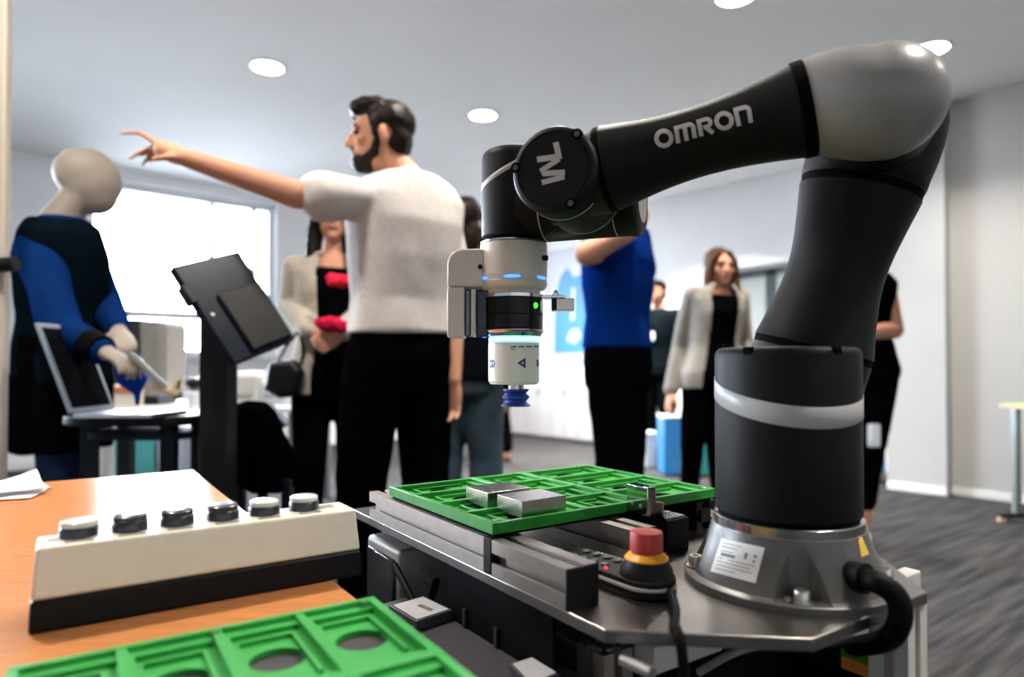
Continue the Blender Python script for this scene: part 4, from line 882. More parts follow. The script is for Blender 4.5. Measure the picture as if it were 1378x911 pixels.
# ---------------------------------------------------------------- people
m_skin = lambda k: mat('skin_' + k, {'light': (.52, .27, .185), 'mid': (.44, .205, .125), 'warm': (.50, .24, .15), 'tan': (.40, .19, .12)}[k], .55, var=.06, vs_=40, bump=.05, bs=500, sss=.08, spec=.25)
def cloth(name, col, rough=.85, var=.08): return mat(name, col, rough, 0, var, 60, .25, 900, spec=0)
m_hairdark = mat('hair_dark_brown', (.012, .007, .005), .45, var=.4, vs_=160, stretch=(1, 1, .2), bump=.4, bs=220, spec=.12)
m_hairbrown = mat('hair_brown', (.050, .020, .007), .5, var=.6, vs_=60, stretch=(1, 1, .15), bump=.4, bs=220, spec=.12)
m_hairblack = mat('hair_black', (.005, .004, .004), .5, var=.4, vs_=160, stretch=(1, 1, .2), bump=.4, bs=220, spec=.1)
m_eye = mat('eye_dark', (.02, .012, .01), .2); m_lip = mat('lips', (.34, .09, .08), .45)
MALE = [(.455, .070, .060), (.47, .088, .064), (.52, .096, .068), (.58, .090, .062), (.63, .086, .058), (.70, .095, .066), (.76, .103, .067), (.80, .108, .058), (.825, .086, .050), (.845, .042, .040)]
FEMALE = [(.455, .072, .060), (.47, .092, .066), (.52, .100, .070), (.58, .084, .060), (.63, .074, .053), (.70, .080, .060), (.745, .086, .068), (.79, .092, .054), (.82, .072, .044), (.845, .034, .034)]
def norm(v_): return V(v_).normalized()
class Fig:
    def __init__(s, x, y, H, face, body=None, male=True, lean=(0, 0), over=None, neck=None, up=1):
        s.o = V((x, y, 0)); s.H = H; s.up = up; s.male = male; b = R(body if body is not None else face); f = R(face)
        s.F = V((math.sin(b), math.cos(b), 0)); s.L = V((-s.F.y, s.F.x, 0)); s.FH = V((math.sin(f), math.cos(f), 0)); s.LH = V((-s.FH.y, s.FH.x, 0))
        s.lean = V((lean[0], lean[1], 0)); H = s.H; k = H / 1.75; s.k = k; s.sec = MALE if male else FEMALE
        j = {}; sw = .106 if male else .092
        for q, sg in (('L', 1), ('R', -1)):
            j['sh' + q] = s.ax(.800) + s.L * sg * sw * H; j['el' + q] = j['sh' + q] + s.L * sg * .018 * H - UP * .175 * H - s.F * .015 * H; j['wr' + q] = j['el' + q] - UP * .145 * H + s.F * .04 * H
            j['hip' + q] = s.ax(.52) + s.L * sg * .052 * H; j['kn' + q] = s.ax(.285) * 1 + s.L * sg * .056 * H + s.F * .01 * H; j['an' + q] = s.o + s.L * sg * .060 * H + UP * .042 * H - s.F * .01 * H
        j['head'] = s.ax(.935) + s.F * .012 * H
        j.update(over or {}); s.j = j; s.hc = j['head']
    def ax(s, t): return s.o + UP * (t if t < .58 else .58 + (t - .58) * s.up) * s.H + s.lean * max(0, t - .5) / .35
    def torso(s, mb, infl, t0, t1, n=28, gap=None):
        rings = []; S = [q for q in s.sec if t0 - 1e-6 <= q[0] <= t1 + 1e-6]
        def at(t):
            for a, b in zip(s.sec, s.sec[1:]):
                if a[0] <= t <= b[0]: u = (t - a[0]) / (b[0] - a[0]); return (t, a[1] + (b[1] - a[1]) * u, a[2] + (b[2] - a[2]) * u)
        if S[0][0] > t0 + 1e-6: S = [at(t0)] + S
        if S[-1][0] < t1 - 1e-6: S = S + [at(t1)]
        for t, a, b in S:
            c = s.ax(t); a = a * s.H + infl; b = b * s.H + infl; r = []
            for i in range(n):
                th = 2 * math.pi * i / n; co, si = math.cos(th), math.sin(th); e = .82
                r.append(c + s.L * a * math.copysign(abs(co) ** e, co) + s.F * b * math.copysign(abs(si) ** e, si))
            rings.append(r)
        return mb.loft(rings)
    def limb(s, mb, names, rad, infl=0):
        p = [s.j[n] if isinstance(n, str) else n for n in names]
        for a, b, ra, rb_ in zip(p, p[1:], rad, rad[1:]): mb.seg(a, ra * s.H + infl, b, rb_ * s.H + infl)
    def hand(s, mb, q, d=None, palm=None, curl=25, spread=1, thumb=1, pose=None):
        w_ = s.j['wr' + q]; el = s.j['el' + q]; d = norm(d if d is not None else w_ - el); palm = V(palm) if palm is not None else -s.L * (1 if q == 'L' else -1)
        palm = (palm - d * palm.dot(d)).normalized(); lat = d.cross(palm).normalized()       # towards thumb side after sign
        if q == 'L': lat = -lat
        k = s.k; 
        mb.loft([[w_ + d * t * k + lat * (a * math.cos(x)) * k + palm * (b * math.sin(x)) * k for x in [2 * math.pi * i / 14 for i in range(14)]] for t, a, b in ((-.02, .024, .018), (.0, .026, .019), (.03, .036, .018), (.065, .041, .016), (.092, .040, .013), (.099, .030, .008))])
        for i, (o_, l) in enumerate(((.031, .070), (.0105, .078), (-.0105, .072), (-.031, .057))):
            b = w_ + d * .088 * k + lat * o_ * k; c = curl if pose is None else pose[i]; dd = (d + lat * (o_ * 3.2 * spread)).normalized(); cur = b; r = .0092
            for m_i, fr in enumerate((.45, .32, .23)):
                ang = R(c * (.6 if m_i == 0 else 1) * (m_i + 1)); dr = dd * math.cos(ang) + palm * math.sin(ang); nx = cur + dr * l * fr * k; mb.seg(cur, r * k, nx, (r - .0008) * k, 10); r -= .0008; cur = nx
        b = w_ + d * .022 * k + lat * .022 * k; t1 = b + (d * .6 + lat * .7 + palm * .3).normalized() * .042 * k; t2 = t1 + (d * .9 + lat * .25 + palm * .3 * thumb).normalized() * .032 * k; t3 = t2 + (d * 1 - lat * .05 + palm * .35 * thumb).normalized() * .026 * k
        mb.seg(b, .014 * k, t1, .0115 * k, 10); mb.seg(t1, .0112 * k, t2, .010 * k, 10); mb.seg(t2, .0098 * k, t3, .0082 * k, 10)
    def head(s, mb, plain=False):
        hc, F, L, k = s.hc, s.FH, s.LH, s.k; A = (L, F, UP)
        mb.ell(hc + UP * .032 * k - F * .010 * k, A, (.074 * k, .095 * k, .088 * k)); mb.ell(hc - UP * .028 * k + F * .018 * k, A, (.060 * k, .072 * k, .086 * k))
        mb.ell(hc - UP * .060 * k + F * .028 * k, A, (.050 * k, .055 * k, .048 * k)); mb.ell(hc - UP * .092 * k + F * .062 * k, A, (.026 * k, .024 * k, .020 * k))
        if not plain:
            mb.seg(hc + UP * .016 * k + F * .088 * k, .008 * k, hc - UP * .026 * k + F * .106 * k, .0125 * k, 10); mb.ell(hc - UP * .030 * k + F * .096 * k, A, (.018 * k, .014 * k, .010 * k), 10)
            mb.seg(hc + UP * .026 * k + F * .080 * k + L * .038 * k, .011 * k, hc + UP * .026 * k + F * .080 * k - L * .038 * k, .011 * k, 10)
            mb.seg(hc - UP * .058 * k + F * .083 * k + L * .016 * k, .009 * k, hc - UP * .058 * k + F * .083 * k - L * .016 * k, .009 * k, 10)
            for sg in (1, -1):
                mb.ell(hc + L * sg * .073 * k - F * .012 * k - UP * .004 * k, (norm(L * sg + F * -.5), norm(F + L * sg * .5), UP), (.009 * k, .019 * k, .032 * k), 12)
                mb.ell(hc + L * sg * .042 * k + F * .062 * k - UP * .022 * k, A, (.022 * k, .022 * k, .018 * k), 10)
        nb = s.ax(.835) - s.F * .004 * s.H
        r = .052 if s.male else .044
        mb.seg(hc - UP * .055 * k - F * .022 * k, r * k, nb, (r + .006) * k)
    def face(s, parent, beard=None):
        hc, F, L, k = s.hc, s.FH, s.LH, s.k; A = (L, F, UP)
        for sg in (1, -1):
            MB().ell(hc + L * sg * .033 * k + F * .0815 * k + UP * .006 * k, A, (.015 * k, .008 * k, .0065 * k), 12).build('eye', m_eye, parent)
            MB().seg(hc + L * sg * .016 * k + F * .092 * k + UP * .027 * k, .005 * k, hc + L * sg * .050 * k + F * .080 * k + UP * .029 * k, .004 * k, 8).build('eyebrow', m_hairdark, parent)
        MB().ell(hc - UP * .058 * k + F * .0885 * k, A, (.024 * k, .007 * k, .0085 * k), 12).build('lips', m_lip, parent)
    def shoe(s, parent, q, m, low=False):
        a = s.j['an' + q]; F = s.F; k = s.k; b = V((a.x, a.y, 0)); L = s.L
        mb = MB(); rings = []
        for t, w_, h in ((-.055, .018, .03), (-.05, .030, .055), (-.01, .036, .075 if not low else .05), (.04, .038, .062 if not low else .045), (.09, .044, .046), (.14, .042, .036), (.175, .028, .026), (.187, .012, .014)):
            c = b + F * t * k; rings.append([c + L * (w_ * k * math.copysign(abs(math.cos(x)) ** .7, math.cos(x))) + UP * max(.002, (h * k * (.5 + .5 * math.copysign(abs(math.sin(x)) ** .7, math.sin(x))))) for x in [2 * math.pi * i / 16 for i in range(16)]])
        mb.loft(rings); return mb.build('shoe', m, parent, smooth=60)
    def body(s, parent, skin, vox=.008, hands=None, plain=False, legs=True, arm=(.031, .024, .0165), head=True):
        mb = MB()
        if head: s.head(mb, plain)
        s.torso(mb, -.016, .46, .845)
        for q in 'LR': s.limb(mb, ['sh' + q, 'el' + q, 'wr' + q], arm)
        for q in 'LR': s.limb(mb, [s.ax(.80) + s.L * (.05 if q == 'L' else -.05) * s.H, 'sh' + q], (.03, .031))
        for q in 'LR':
            h = (hands or {}).get(q, {})
            if callable(h): h(mb)
            elif h is not None: s.hand(mb, q, **h)
            s.limb(mb, ['hip' + q, 'kn' + q, 'an' + q], (.045, .030, .021)); s.limb(mb, ['an' + q, s.j['an' + q] + s.F * .05 * s.H - UP * .014 * s.H], (.020, .014))
        return mb.build('body', skin, parent, remesh=vox, relax=3)
    def trousers(s, parent, m, rad=(.056, .043, .032), infl=.010, top=.60, wr=None, hem=.05):
        mb = MB(); s.torso(mb, infl, .455, top)
        for q in 'LR':
            an = s.j['an' + q] + (s.j['kn' + q] - s.j['an' + q]) * (hem / .25)
            s.limb(mb, ['hip' + q, 'kn' + q, an], rad)
        return mb.build('trousers', m, parent, remesh=.010, relax=3, wrinkle=wr or (9, .006, .5))
    def shirt(s, parent, m, sleeve=.6, t0=.53, infl=.016, name='shirt', wr=(9, .007, .6), rad=(.040, .037, .032), top=.845, long=False, torso=True):
        mb = MB()
        if torso: s.torso(mb, infl, t0, top)
        for q in ('LR' if sleeve else ''):
            s.limb(mb, [s.ax(.802) + s.L * (.045 if q == 'L' else -.045) * s.H, 'sh' + q], (.036, rad[0]))
            e = s.j['el' + q]; sh = s.j['sh' + q]
            if sleeve <= 1: s.limb(mb, ['sh' + q, sh.lerp(e, sleeve)], (rad[0], rad[1]))
            else: s.limb(mb, ['sh' + q, 'el' + q, e.lerp(s.j['wr' + q], sleeve - 1)], rad)
        return mb.build(name, m, parent, remesh=.009, relax=4, wrinkle=wr)
    def jacket(s, parent, m, t0=.47, gap=(24, 50), infl=.026, sleeve=1.95, rad=(.034, .031, .026), name='blazer'):
        mb = MB(); rings = []; n = 44; zs_ = [t0 + (.84 - t0) * k / 14 for k in range(15)]
        for t in zs_:
            for a, b in zip(s.sec, s.sec[1:]):
                if a[0] <= t <= b[0]: u = (t - a[0]) / (b[0] - a[0]); wa_, wb_ = a[1] + (b[1] - a[1]) * u, a[2] + (b[2] - a[2]) * u; break
            g = R(gap[0] + (gap[1] - gap[0]) * (t - t0) / (.84 - t0)); c = s.ax(t); fl2 = .012 * max(0, (.6 - t) / .13)
            rings.append([c + s.L * (wa_ * s.H + infl + fl2) * math.copysign(abs(math.cos(x)) ** .82, math.cos(x)) + s.F * (wb_ * s.H + infl + fl2) * math.copysign(abs(math.sin(x)) ** .82, math.sin(x)) for x in [math.pi / 2 + g / 1 + (2 * math.pi - 2 * g) * i / n for i in range(n + 1)]])
        inner = [[p + (s.ax(zs_[k]) - p) * .07 for p in r] for k, r in enumerate(rings)]
        ro = [[mb.v(p) for p in r] for r in rings]; ri = [[mb.v(p) for p in r] for r in inner]
        K_ = len(ro)
        for a in range(K_ - 1):
            for i in range(n): mb.face((ro[a][i], ro[a][i + 1], ro[a + 1][i + 1], ro[a + 1][i])); mb.face((ri[a][i], ri[a + 1][i], ri[a + 1][i + 1], ri[a][i + 1]))
            for i in (0, n): mb.face((ro[a][i], ro[a + 1][i], ri[a + 1][i], ri[a][i]))
        for a in (0, K_ - 1):
            for i in range(n): mb.face((ro[a][i], ri[a][i], ri[a][i + 1], ro[a][i + 1]))
        for q in 'LR':
            s.limb(mb, [s.ax(.802) + s.L * (.045 if q == 'L' else -.045) * s.H, 'sh' + q], (.034, rad[0])); e = s.j['el' + q]
            s.limb(mb, ['sh' + q, 'el' + q, e.lerp(s.j['wr' + q], sleeve - 1)], rad)
        return mb.build(name, m, parent, remesh=.008, relax=3, wrinkle=(9, .005, .5))
    def short_hair(s, parent, m, quiff=True):
        hc, F, L, k = s.hc, s.FH, s.LH, s.k; A = (L, F, UP); mb = MB()
        mb.ell(hc + UP * .055 * k - F * .024 * k, A, (.082 * k, .100 * k, .080 * k)); mb.ell(hc + UP * .0 * k - F * .058 * k, A, (.070 * k, .052 * k, .078 * k))
        if quiff: mb.ell(hc + UP * .098 * k + F * .022 * k, A, (.066 * k, .082 * k, .040 * k)); mb.seg(hc + UP * .084 * k + F * .078 * k + L * .03 * k, .020 * k, hc + UP * .084 * k + F * .078 * k - L * .03 * k, .020 * k)
        for sg in (1, -1): mb.seg(hc + UP * .03 * k + F * .02 * k + L * sg * .070 * k, .014 * k, hc - UP * .02 * k + F * .016 * k + L * sg * .070 * k, .008 * k, 8)
        return mb.build('hair', m, parent, remesh=.006, relax=4, wrinkle=(38, .005, .6))
    def long_hair(s, parent, m, ln=.30, front=True):
        hc, F, L, k = s.hc, s.FH, s.LH, s.k; A = (L, F, UP); mb = MB()
        mb.ell(hc + UP * .045 * k - F * .026 * k, A, (.088 * k, .102 * k, .092 * k)); mb.ell(hc - UP * .06 * k - F * .050 * k, A, (.088 * k, .055 * k, .13 * k))
        for sg in (1, -1):
            p = [hc + UP * .085 * k + F * .062 * k + L * sg * .028 * k, hc + UP * .03 * k + F * .045 * k + L * sg * .074 * k, hc - UP * .07 * k + F * .022 * k + L * sg * .084 * k, hc - UP * .17 * k + F * .030 * k + L * sg * .088 * k, hc - UP * ln * k + F * (.068 if front else .0) * k + L * sg * .082 * k]
            for a, b, ra, rb_ in zip(p, p[1:], (.018, .020, .030, .034), (.020, .030, .034, .014)): mb.seg(a, ra * k, b, rb_ * k)
        return mb.build('hair', m, parent, remesh=.007, relax=2, wrinkle=(30, .006, .25))
    def root(s, label, group=None, name='person', cat='person'): s.t = thing(name, label, cat, s.o, group); return s.t
def lower(s): return s

# --- the pointing man in the white shirt
Y = 2.36; x0 = P(537, 480, Y).x
f = Fig(x0, Y, 1.80, -102, body=-38, male=True, lean=(.028, 0), over={}, up=1.15)
f.j['shL'] = P(489, 268, 2.22); f.j['elL'] = P(398, 262, 2.12); f.j['wrL'] = P(252, 213, 2.02)
f.j['shR'] = P(592, 284, 2.45); f.j['elR'] = P(610, 405, 2.48); f.j['wrR'] = P(610, 512, 2.41)
f.hc = f.j['head'] = P(511, 187, 2.33)
f.j['knL'] = P(487, 640, 2.30); f.j['knR'] = P(572, 635, 2.42); f.j['anL'] = V((P(480, 640, 2.28).x, 2.28, .08)); f.j['anR'] = V((P(580, 640, 2.46).x, 2.46, .08))
t = f.root('bearded man in white short-sleeved shirt pointing left with outstretched arm')
def point_hand(mb):
    D = 2.02; Q = lambda x, y, d=0: P(x, y, D + d)
    w_ = f.j['wrL']
    mb.seg(w_, .027, Q(236, 208), .031); mb.seg(Q(236, 207), .031, Q(221, 203), .030, 12)
    mb.seg(Q(228, 199), .019, Q(209, 192), .0125, 12); mb.seg(Q(228, 210), .018, Q(212, 208, .02), .013, 12)
    for pts, r in (([(212, 193, -.012), (189, 179, -.012), (177, 178.6, -.012), (162, 180, -.012)], .0092), ([(214, 200, 0), (199, 200, .004), (187, 206, .006), (174, 214, .006)], .0088), ([(214, 205, .018), (203, 209, .022), (196, 216, .022), (192, 222, .02)], .0084), ([(218, 210, .034), (209, 214, .038), (202, 217, .038), (197, 217, .036)], .0076)):
        for i in range(3): mb.seg(Q(*pts[i]), r * (1 - .1 * i), Q(*pts[i + 1]), r * (.9 - .12 * i), 10)
    mb.seg(Q(232, 212, -.03), .0125, Q(220, 212, -.042), .011, 10); mb.seg(Q(220, 212, -.042), .0105, Q(208, 214, -.042), .0088, 10)
f.body(t, m_skin('warm'), .006, {'L': point_hand, 'R': dict(d=V((-.10, -.05, -1)), curl=24, palm=V((-.25, -1, 0)))}, arm=(.030, .0255, .0165))
f.face(t); f.short_hair(t, m_hairdark)
hc, F, L, k = f.hc, f.FH, f.LH, f.k
mb = MB(); A = (L, F, UP)
mb.ell(hc - UP * .085 * k + F * .050 * k, A, (.046 * k, .046 * k, .036 * k)); mb.ell(hc - UP * .042 * k + F * .0905 * k, A, (.026 * k, .010 * k, .006 * k), 10)
for sg in (1, -1): mb.seg(hc - UP * .005 * k + F * .008 * k + L * sg * .063 * k, .010 * k, hc - UP * .06 * k + F * .018 * k + L * sg * .050 * k, .018 * k, 10); mb.seg(hc - UP * .06 * k + F * .018 * k + L * sg * .050 * k, .018 * k, hc - UP * .085 * k + F * .055 * k + L * sg * .028 * k, .020 * k, 10)
mb.build('beard', m_hairdark, t, remesh=.005, relax=2, wrinkle=(60, .003, 1))
f.shirt(t, cloth('shirt_white', (.54, .50, .47)), .62, .572, .027, wr=(6, .0045, .3), rad=(.036, .045, .03))
mb = MB(); nb = f.ax(.842); mb.lathe(nb + V((-.01, -.01, -.015)), norm(f.hc - nb + V((.03, .02, .05))), [(.066, 0), (.068, .012), (.062, .035), (.058, .036), (.06, .01)], 28); mb.build('collar', cloth('shirt_white', (.54, .50, .47)), t, smooth=60)
f.trousers(t, cloth('trousers_black', (.0016, .0016, .0018)), (.062, .050, .038), .016, .60)
for q in 'LR': f.shoe(t, q, m_black)

# --- woman in a cream blazer with red scarf and red gift
Y = 2.95; f = Fig(P(447, 480, Y).x, Y, 1.68, 168, body=160, male=False)
f.j['elR'] = P(392, 408, 2.92); f.j['wrR'] = P(418, 446, 2.76); f.j['elL'] = P(492, 415, 2.92); f.j['wrL'] = P(462, 446, 2.76)
t = f.root('dark-haired woman in cream blazer holding a red gift in clasped hands')
f.body(t, m_skin('warm'), .007, {'R': dict(d=P(452, 462, 2.70) - f.j['wrR'], palm=V((0, 1, .2)), curl=35), 'L': dict(d=P(428, 466, 2.70) - f.j['wrL'], palm=V((0, 1, .2)), curl=35)})
f.face(t); f.long_hair(t, m_hairblack, .24)
f.shirt(t, cloth('top_black', (.0018, .0018, .002)), 0, .50, .012, 'top', top=.80)
f.jacket(t, cloth('blazer_cream', (.36, .32, .27)), .475, (26, 20))
f.trousers(t, cloth('trousers_black', (.0016, .0016, .0018)), top=.58)
mb = MB(); c = P(458, 378, 2.72); mb.ell(c, (V((1, 0, 0)), V((0, 1, 0)), UP), (.055, .03, .028)).ell(c + V((-.03, 0, .012)), (V((1, 0, 0)), V((0, 1, 0)), UP), (.03, .025, .02)); mb.build('red_scarf', cloth('scarf_red', (.55, .02, .05)), t, remesh=.006, relax=2, wrinkle=(40, .008, 1))
for q in 'LR': f.shoe(t, q, m_black, True)
mb = MB(); c = P(445, 436, 2.68); mb.ell(c, (V((1, 0, 0)), V((0, 1, 0)), UP), (.062, .045, .030)).ell(c + V((.03, 0, -.01)), (V((1, 0, 0)), V((0, 1, 0)), UP), (.05, .03, .026))
tag(mb.build('red_pouch', cloth('pouch_red', (.42, .012, .04), .4), None, remesh=.006, relax=2, wrinkle=(45, .01, 1)), 'shiny red gift pouch held in the blazer woman\'s clasped hands', 'pouch')
hb = thing('handbag', 'black handbag hanging from the forearm of the woman in cream blazer', 'bag', P(384, 536, 2.78))
q4 = [P(366, 487, 2.8), P(398, 484, 2.8), P(412, 500, 2.8), P(404, 532, 2.8), P(380, 536, 2.8), P(359, 524, 2.8)]; c0_ = sum(q4, V()) / 6
mb = MB(); mb.loft([[c0_ + (p - c0_) * s + V((0, dy, 0)) for p in q4] for dy, s in ((-.06, .8), (-.045, .97), (0, 1), (.045, .97), (.06, .8))]); mb.build('bag_body', mat('bag_black', (.004, .0045, .006), .4, spec=.2), hb, remesh=.007, relax=4)
MB().tube([P(372, 490, 2.8), P(388, 462, 2.79), P(402, 448, 2.78), P(408, 470, 2.8), P(404, 494, 2.8)], .007, 8).build('strap', m_black, hb)

# --- person in dark jacket and jeans behind the man
Y = 3.15; f = Fig(P(626, 480, Y).x, Y, 1.70, 12, body=10, male=False)
t = f.root('person in dark jacket and washed blue jeans half hidden behind the bearded man')
f.body(t, m_skin('light'), .009); f.face(t); f.long_hair(t, m_hairdark, .22, False); f.shirt(t, cloth('jacket_dark', (.003, .0035, .005)), 1.9, .50, .026, 'jacket', rad=(.043, .038, .030))
f.trousers(t, mat('denim', (.010, .027, .042), .85, var=.6, vs_=6, bump=.2, bs=900), (.060, .048, .042), .012, .58)
for q in 'LR': f.shoe(t, q, m_black)

# --- far person in black with brown shoes behind the gripper
Y = 6.5; f = Fig(P(676, 480, Y).x, Y, 1.70, -80, body=-100, male=True, over={})
f.j['knL'] = f.ax(.285) + V((-.02, 0, 0)); t = f.root('far person in black with brown shoes standing behind the suction gripper')
f.body(t, m_skin('light'), .010); f.face(t); f.short_hair(t, m_hairdark); f.shirt(t, cloth('jacket_dark', (.003, .0035, .005)), 1.9, .50, .03, 'jacket'); f.trousers(t, cloth('trousers_black', (.0016, .0016, .0018)), (.066, .054, .046), .02)
for q in 'LR': f.shoe(t, q, mat('shoe_brown', (.16, .06, .03), .4))

# --- person in royal blue polo, head behind the robot wrist
Y = 2.92; f = Fig(P(832, 480, Y).x, Y, 1.80, -70, body=-62, male=True, over={})
f.j['shL'] = P(826, 330, 2.78); f.j['elL'] = P(790, 341, 2.52); f.j['wrL'] = P(846, 312, 2.46)
f.j['shR'] = P(850, 325, 3.05); f.j['elR'] = P(866, 395, 3.12); f.j['wrR'] = P(838, 418, 3.16)
f.hc = f.j['head'] = P(826, 258, 2.90)
f.j['knL'] = P(828, 610, 2.86); f.j['anL'] = V((P(824, 640, 2.86).x, 2.86, .08)); f.j['knR'] = P(842, 606, 2.98); f.j['anR'] = V((P(838, 640, 2.98).x, 2.98, .08))
t = f.root('person in royal blue polo shirt with raised arm, head hidden behind the robot wrist')
f.body(t, m_skin('light'), .008, {'L': dict(d=V((.2, .1, 1)), palm=V((0, 1, 0)), curl=25)}, arm=(.032, .027, .02)); f.face(t); f.short_hair(t, m_hairdark)
f.shirt(t, cloth('polo_blue', (.003, .022, .15)), .55, .555, .024, wr=(8, .009, .6), rad=(.048, .046, .03)); f.trousers(t, cloth('trousers_navyblack', (.002, .0022, .003)), (.064, .050, .038), .018)
for q in 'LR': f.shoe(t, q, m_black)

# --- man in dark suit far behind
Y = 6.7; f = Fig(P(886, 480, Y).x, Y, 1.76, -135, body=-140, male=True)
t = f.root('far man in dark suit with white lanyard badge between blue shirt and blonde woman')
f.body(t, m_skin('tan'), .010); f.face(t); f.short_hair(t, m_hairblack); f.shirt(t, cloth('suit_dark', (.004, .007, .009)), 1.95, .47, .03, 'suit_jacket', rad=(.046, .040, .032)); f.trousers(t, cloth('suit_trousers', (.003, .004, .005)), (.062, .050, .040), .012)
for q in 'LR': f.shoe(t, q, m_black)
c = f.ax(.69) + f.F * .175; MB().box(c.x - .045, c.x + .045, c.y - .01, c.y + .01, c.z - .05, c.z + .04).build('badge', m_off, t, bevel=.004)

# --- woman with long brown hair, grey-beige blazer
Y = 3.92; f = Fig(P(958, 480, Y).x, Y, 1.66, 172, body=168, male=False, lean=(.03, 0))
f.hc = f.j['head'] = P(969, 361, 3.90); f.j['elR'] = P(915, 465, 3.98); f.j['wrR'] = P(903, 527, 3.92); f.j['elL'] = P(1002, 460, 3.98); f.j['wrL'] = P(992, 520, 3.88)
f.j['knR'] = P(932, 590, 3.88); f.j['anR'] = V((P(926, 640, 3.92).x, 3.92, .07)); f.j['knL'] = P(966, 590, 3.88); f.j['anL'] = V((P(968, 640, 3.92).x, 3.92, .07))
t = f.root('woman with long wavy brown hair in pale grey blazer over black outfit')
f.body(t, m_skin('warm'), .007, {'R': dict(curl=25), 'L': dict(curl=25)}); f.face(t); f.long_hair(t, m_hairbrown, .34)
f.shirt(t, cloth('top_black', (.0018, .0018, .002)), 0, .50, .012, 'top', top=.80); f.jacket(t, cloth('blazer_stone', (.25, .23, .205)), .475, (36, 22), .028); f.trousers(t, cloth('trousers_black', (.0016, .0016, .0018)), (.058, .042, .030), top=.58)
for q in 'LR': f.shoe(t, q, m_black, True)

# --- woman in sleeveless black, right of the robot
Y = 3.6; f = Fig(P(1160, 480, Y).x, Y, 1.72, -160, body=-150, male=False)
f.j['shL'] = P(1190, 388, 3.56); f.j['elL'] = P(1203, 444, 3.52); f.j['wrL'] = P(1160, 449, 3.38); f.j['shR'] = P(1128, 388, 3.60); f.j['elR'] = P(1118, 448, 3.56); f.j['wrR'] = P(1142, 455, 3.40)
f.j['anL'] = V((P(1160, 640, 3.56).x, 3.56, .07)); f.j['knL'] = P(1170, 600, 3.55); f.j['anR'] = V((P(1132, 640, 3.6).x, 3.6, .07)); f.j['knR'] = P(1136, 600, 3.58)
t = f.root('woman in sleeveless black outfit and white shoes half hidden by the robot\'s upper arm')
f.body(t, m_skin('mid'), .007, {'L': dict(d=V((-1, -.1, 0)), palm=V((0, 1, 0)), curl=30), 'R': dict(d=V((1, -.1, 0)), palm=V((0, 1, 0)), curl=30)}, arm=(.034, .028, .021)); f.face(t); f.long_hair(t, m_hairdark, .22, False)
f.shirt(t, cloth('top_black', (.0018, .0018, .002)), .05, .50, .014, 'top', top=.835, rad=(.030, .03, .03)); f.trousers(t, cloth('trousers_black', (.0016, .0016, .0018)), (.054, .046, .034), .006, .58, hem=.075)
for q in 'LR': f.shoe(t, q, mat('shoe_white', (.60, .58, .55), .5), True)
c = P(1176, 586, 3.45); o = MB().box(c.x - .028, c.x + .028, c.y - .02, c.y + .02, c.z - .06, c.z + .06).build('white_bag', m_off, None, bevel=.01); tag(o, 'small white bag hanging at the thigh of the woman in sleeveless black', 'bag')

# --- dressed mannequin at the left
Y = 2.42; f = Fig(P(84, 480, Y).x, Y, 1.72, 65, body=62, male=True, over={})
f.hc = f.j['head'] = P(121, 244, 2.44)
f.j['shR'] = P(52, 338, 2.28); f.j['elR'] = P(84, 446, 2.14); f.j['wrR'] = P(142, 474, 2.06); f.j['shL'] = P(112, 335, 2.58); f.j['elL'] = P(140, 410, 2.50); f.j['wrL'] = P(160, 446, 2.30)
t = f.root('featureless beige mannequin in blue long-sleeved shirt and dark vest', name='mannequin', cat='mannequin')
mb = MB(); hc, F, L, k = f.hc, f.FH, f.LH, f.k * 1.04; A = (L, F, UP)
mb.ell(hc + UP * .026 * k - F * .012 * k, A, (.080 * k, .104 * k, .092 * k)); mb.ell(hc - UP * .03 * k + F * .020 * k, A, (.064 * k, .074 * k, .090 * k)); mb.ell(hc - UP * .078 * k + F * .045 * k, A, (.034 * k, .036 * k, .028 * k)); mb.seg(hc + UP * .0 * k + F * .08 * k, .012, hc - UP * .03 * k + F * .092 * k, .014)
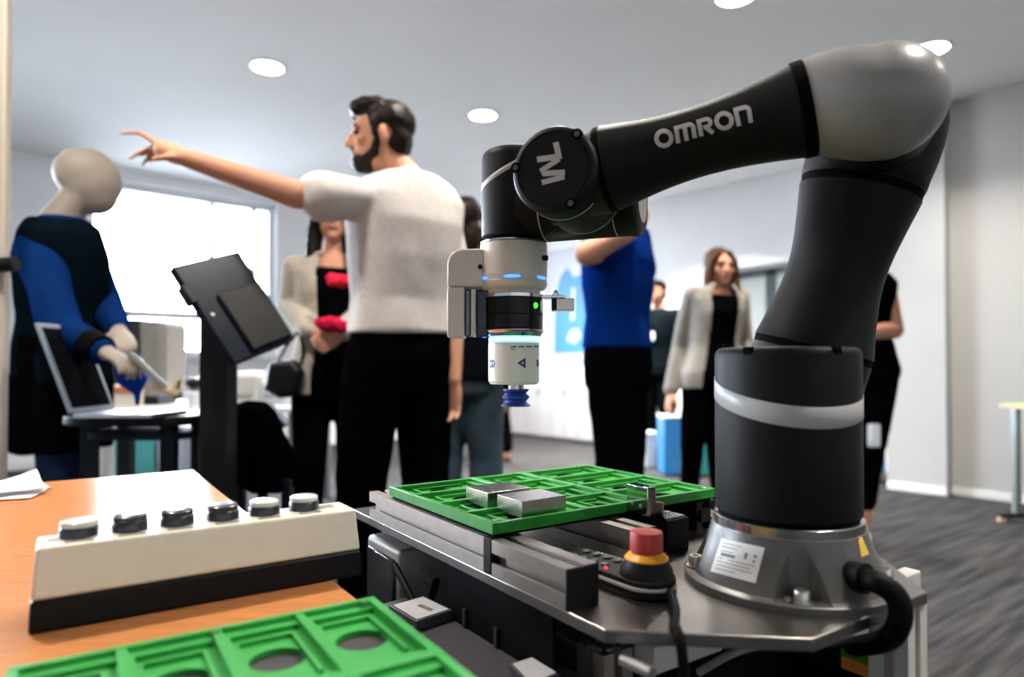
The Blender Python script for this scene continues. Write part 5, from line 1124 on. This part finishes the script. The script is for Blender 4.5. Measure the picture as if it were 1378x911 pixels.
mb.ell(hc + F * .006 * k, A, (.077 * k, .097 * k, .104 * k)); mb.seg(hc - UP * .05 * k - F * .028 * k, .056, f.ax(.835) + V((-.02, 0, .0)), .064); f.torso(mb, -.016, .46, .845)
for q in 'LR':
    f.limb(mb, ['sh' + q, 'el' + q, 'wr' + q], (.031, .024, .0165)); f.limb(mb, ['hip' + q, 'kn' + q, 'an' + q], (.045, .030, .021)); f.limb(mb, ['an' + q, f.j['an' + q] + f.F * .08 - UP * .025], (.020, .014)); f.hand(mb, q, palm=V((0, 0, -1)), curl=28)
mb.build('body', mat('mannequin_beige', (.25, .21, .17), .6, var=.03), t, remesh=.007, relax=14)
f.shirt(t, cloth('sleeve_blue', (.003, .016, .075)), 1.9, .52, .014, wr=(8, .007, .6), rad=(.043, .036, .025))
f.shirt(t, cloth('vest_dark', (.002, .005, .008)), .01, .47, .034, 'vest', rad=(.030, .030, .03), top=.832, wr=(8, .008, .6))
mb = MB(); f.torso(mb, .034, .455, .60); c = f.ax(.45)
mb.loft([[c - UP * dz * f.H + f.L * (.105 * f.H * s) * math.cos(x) + f.F * (.085 * f.H * s) * math.sin(x) for x in [2 * math.pi * i / 28 for i in range(28)]] for dz, s in ((-.06, 1.1), (0, 1.12), (.05, 1.12), (.09, 1.08))])
mb.build('long_apron', cloth('apron_black', (.0015, .0015, .0017)), t, remesh=.012, relax=3, wrinkle=(10, .01, .4))
f.trousers(t, cloth('trousers_darkblue', (.008, .016, .035)), (.056, .044, .036), .010, .5)
for q in 'LR': f.shoe(t, q, m_black)
mb = MB(); w_ = f.j['wrR']; e_ = f.j['elR']; mb.cyl(w_ + (e_ - w_) * .08, w_ + (e_ - w_) * .36, .046, .05, 24); mb.build('wrist_strap', m_blackm, t)
mb = MB(); mb.loft([[P(x, y, 2.10 + d) for x, y in ((152, 496), (172, 484), (200, 508), (190, 528), (188, 546), (182, 546), (180, 530), (160, 518))] for d in (-.03, .03)]); o = mb.build('blue_glove', cloth('glove_blue', (.006, .03, .22)), None, remesh=.006, relax=4); tag(o, 'blue work glove hanging below the mannequin\'s hand over the laptop', 'glove')
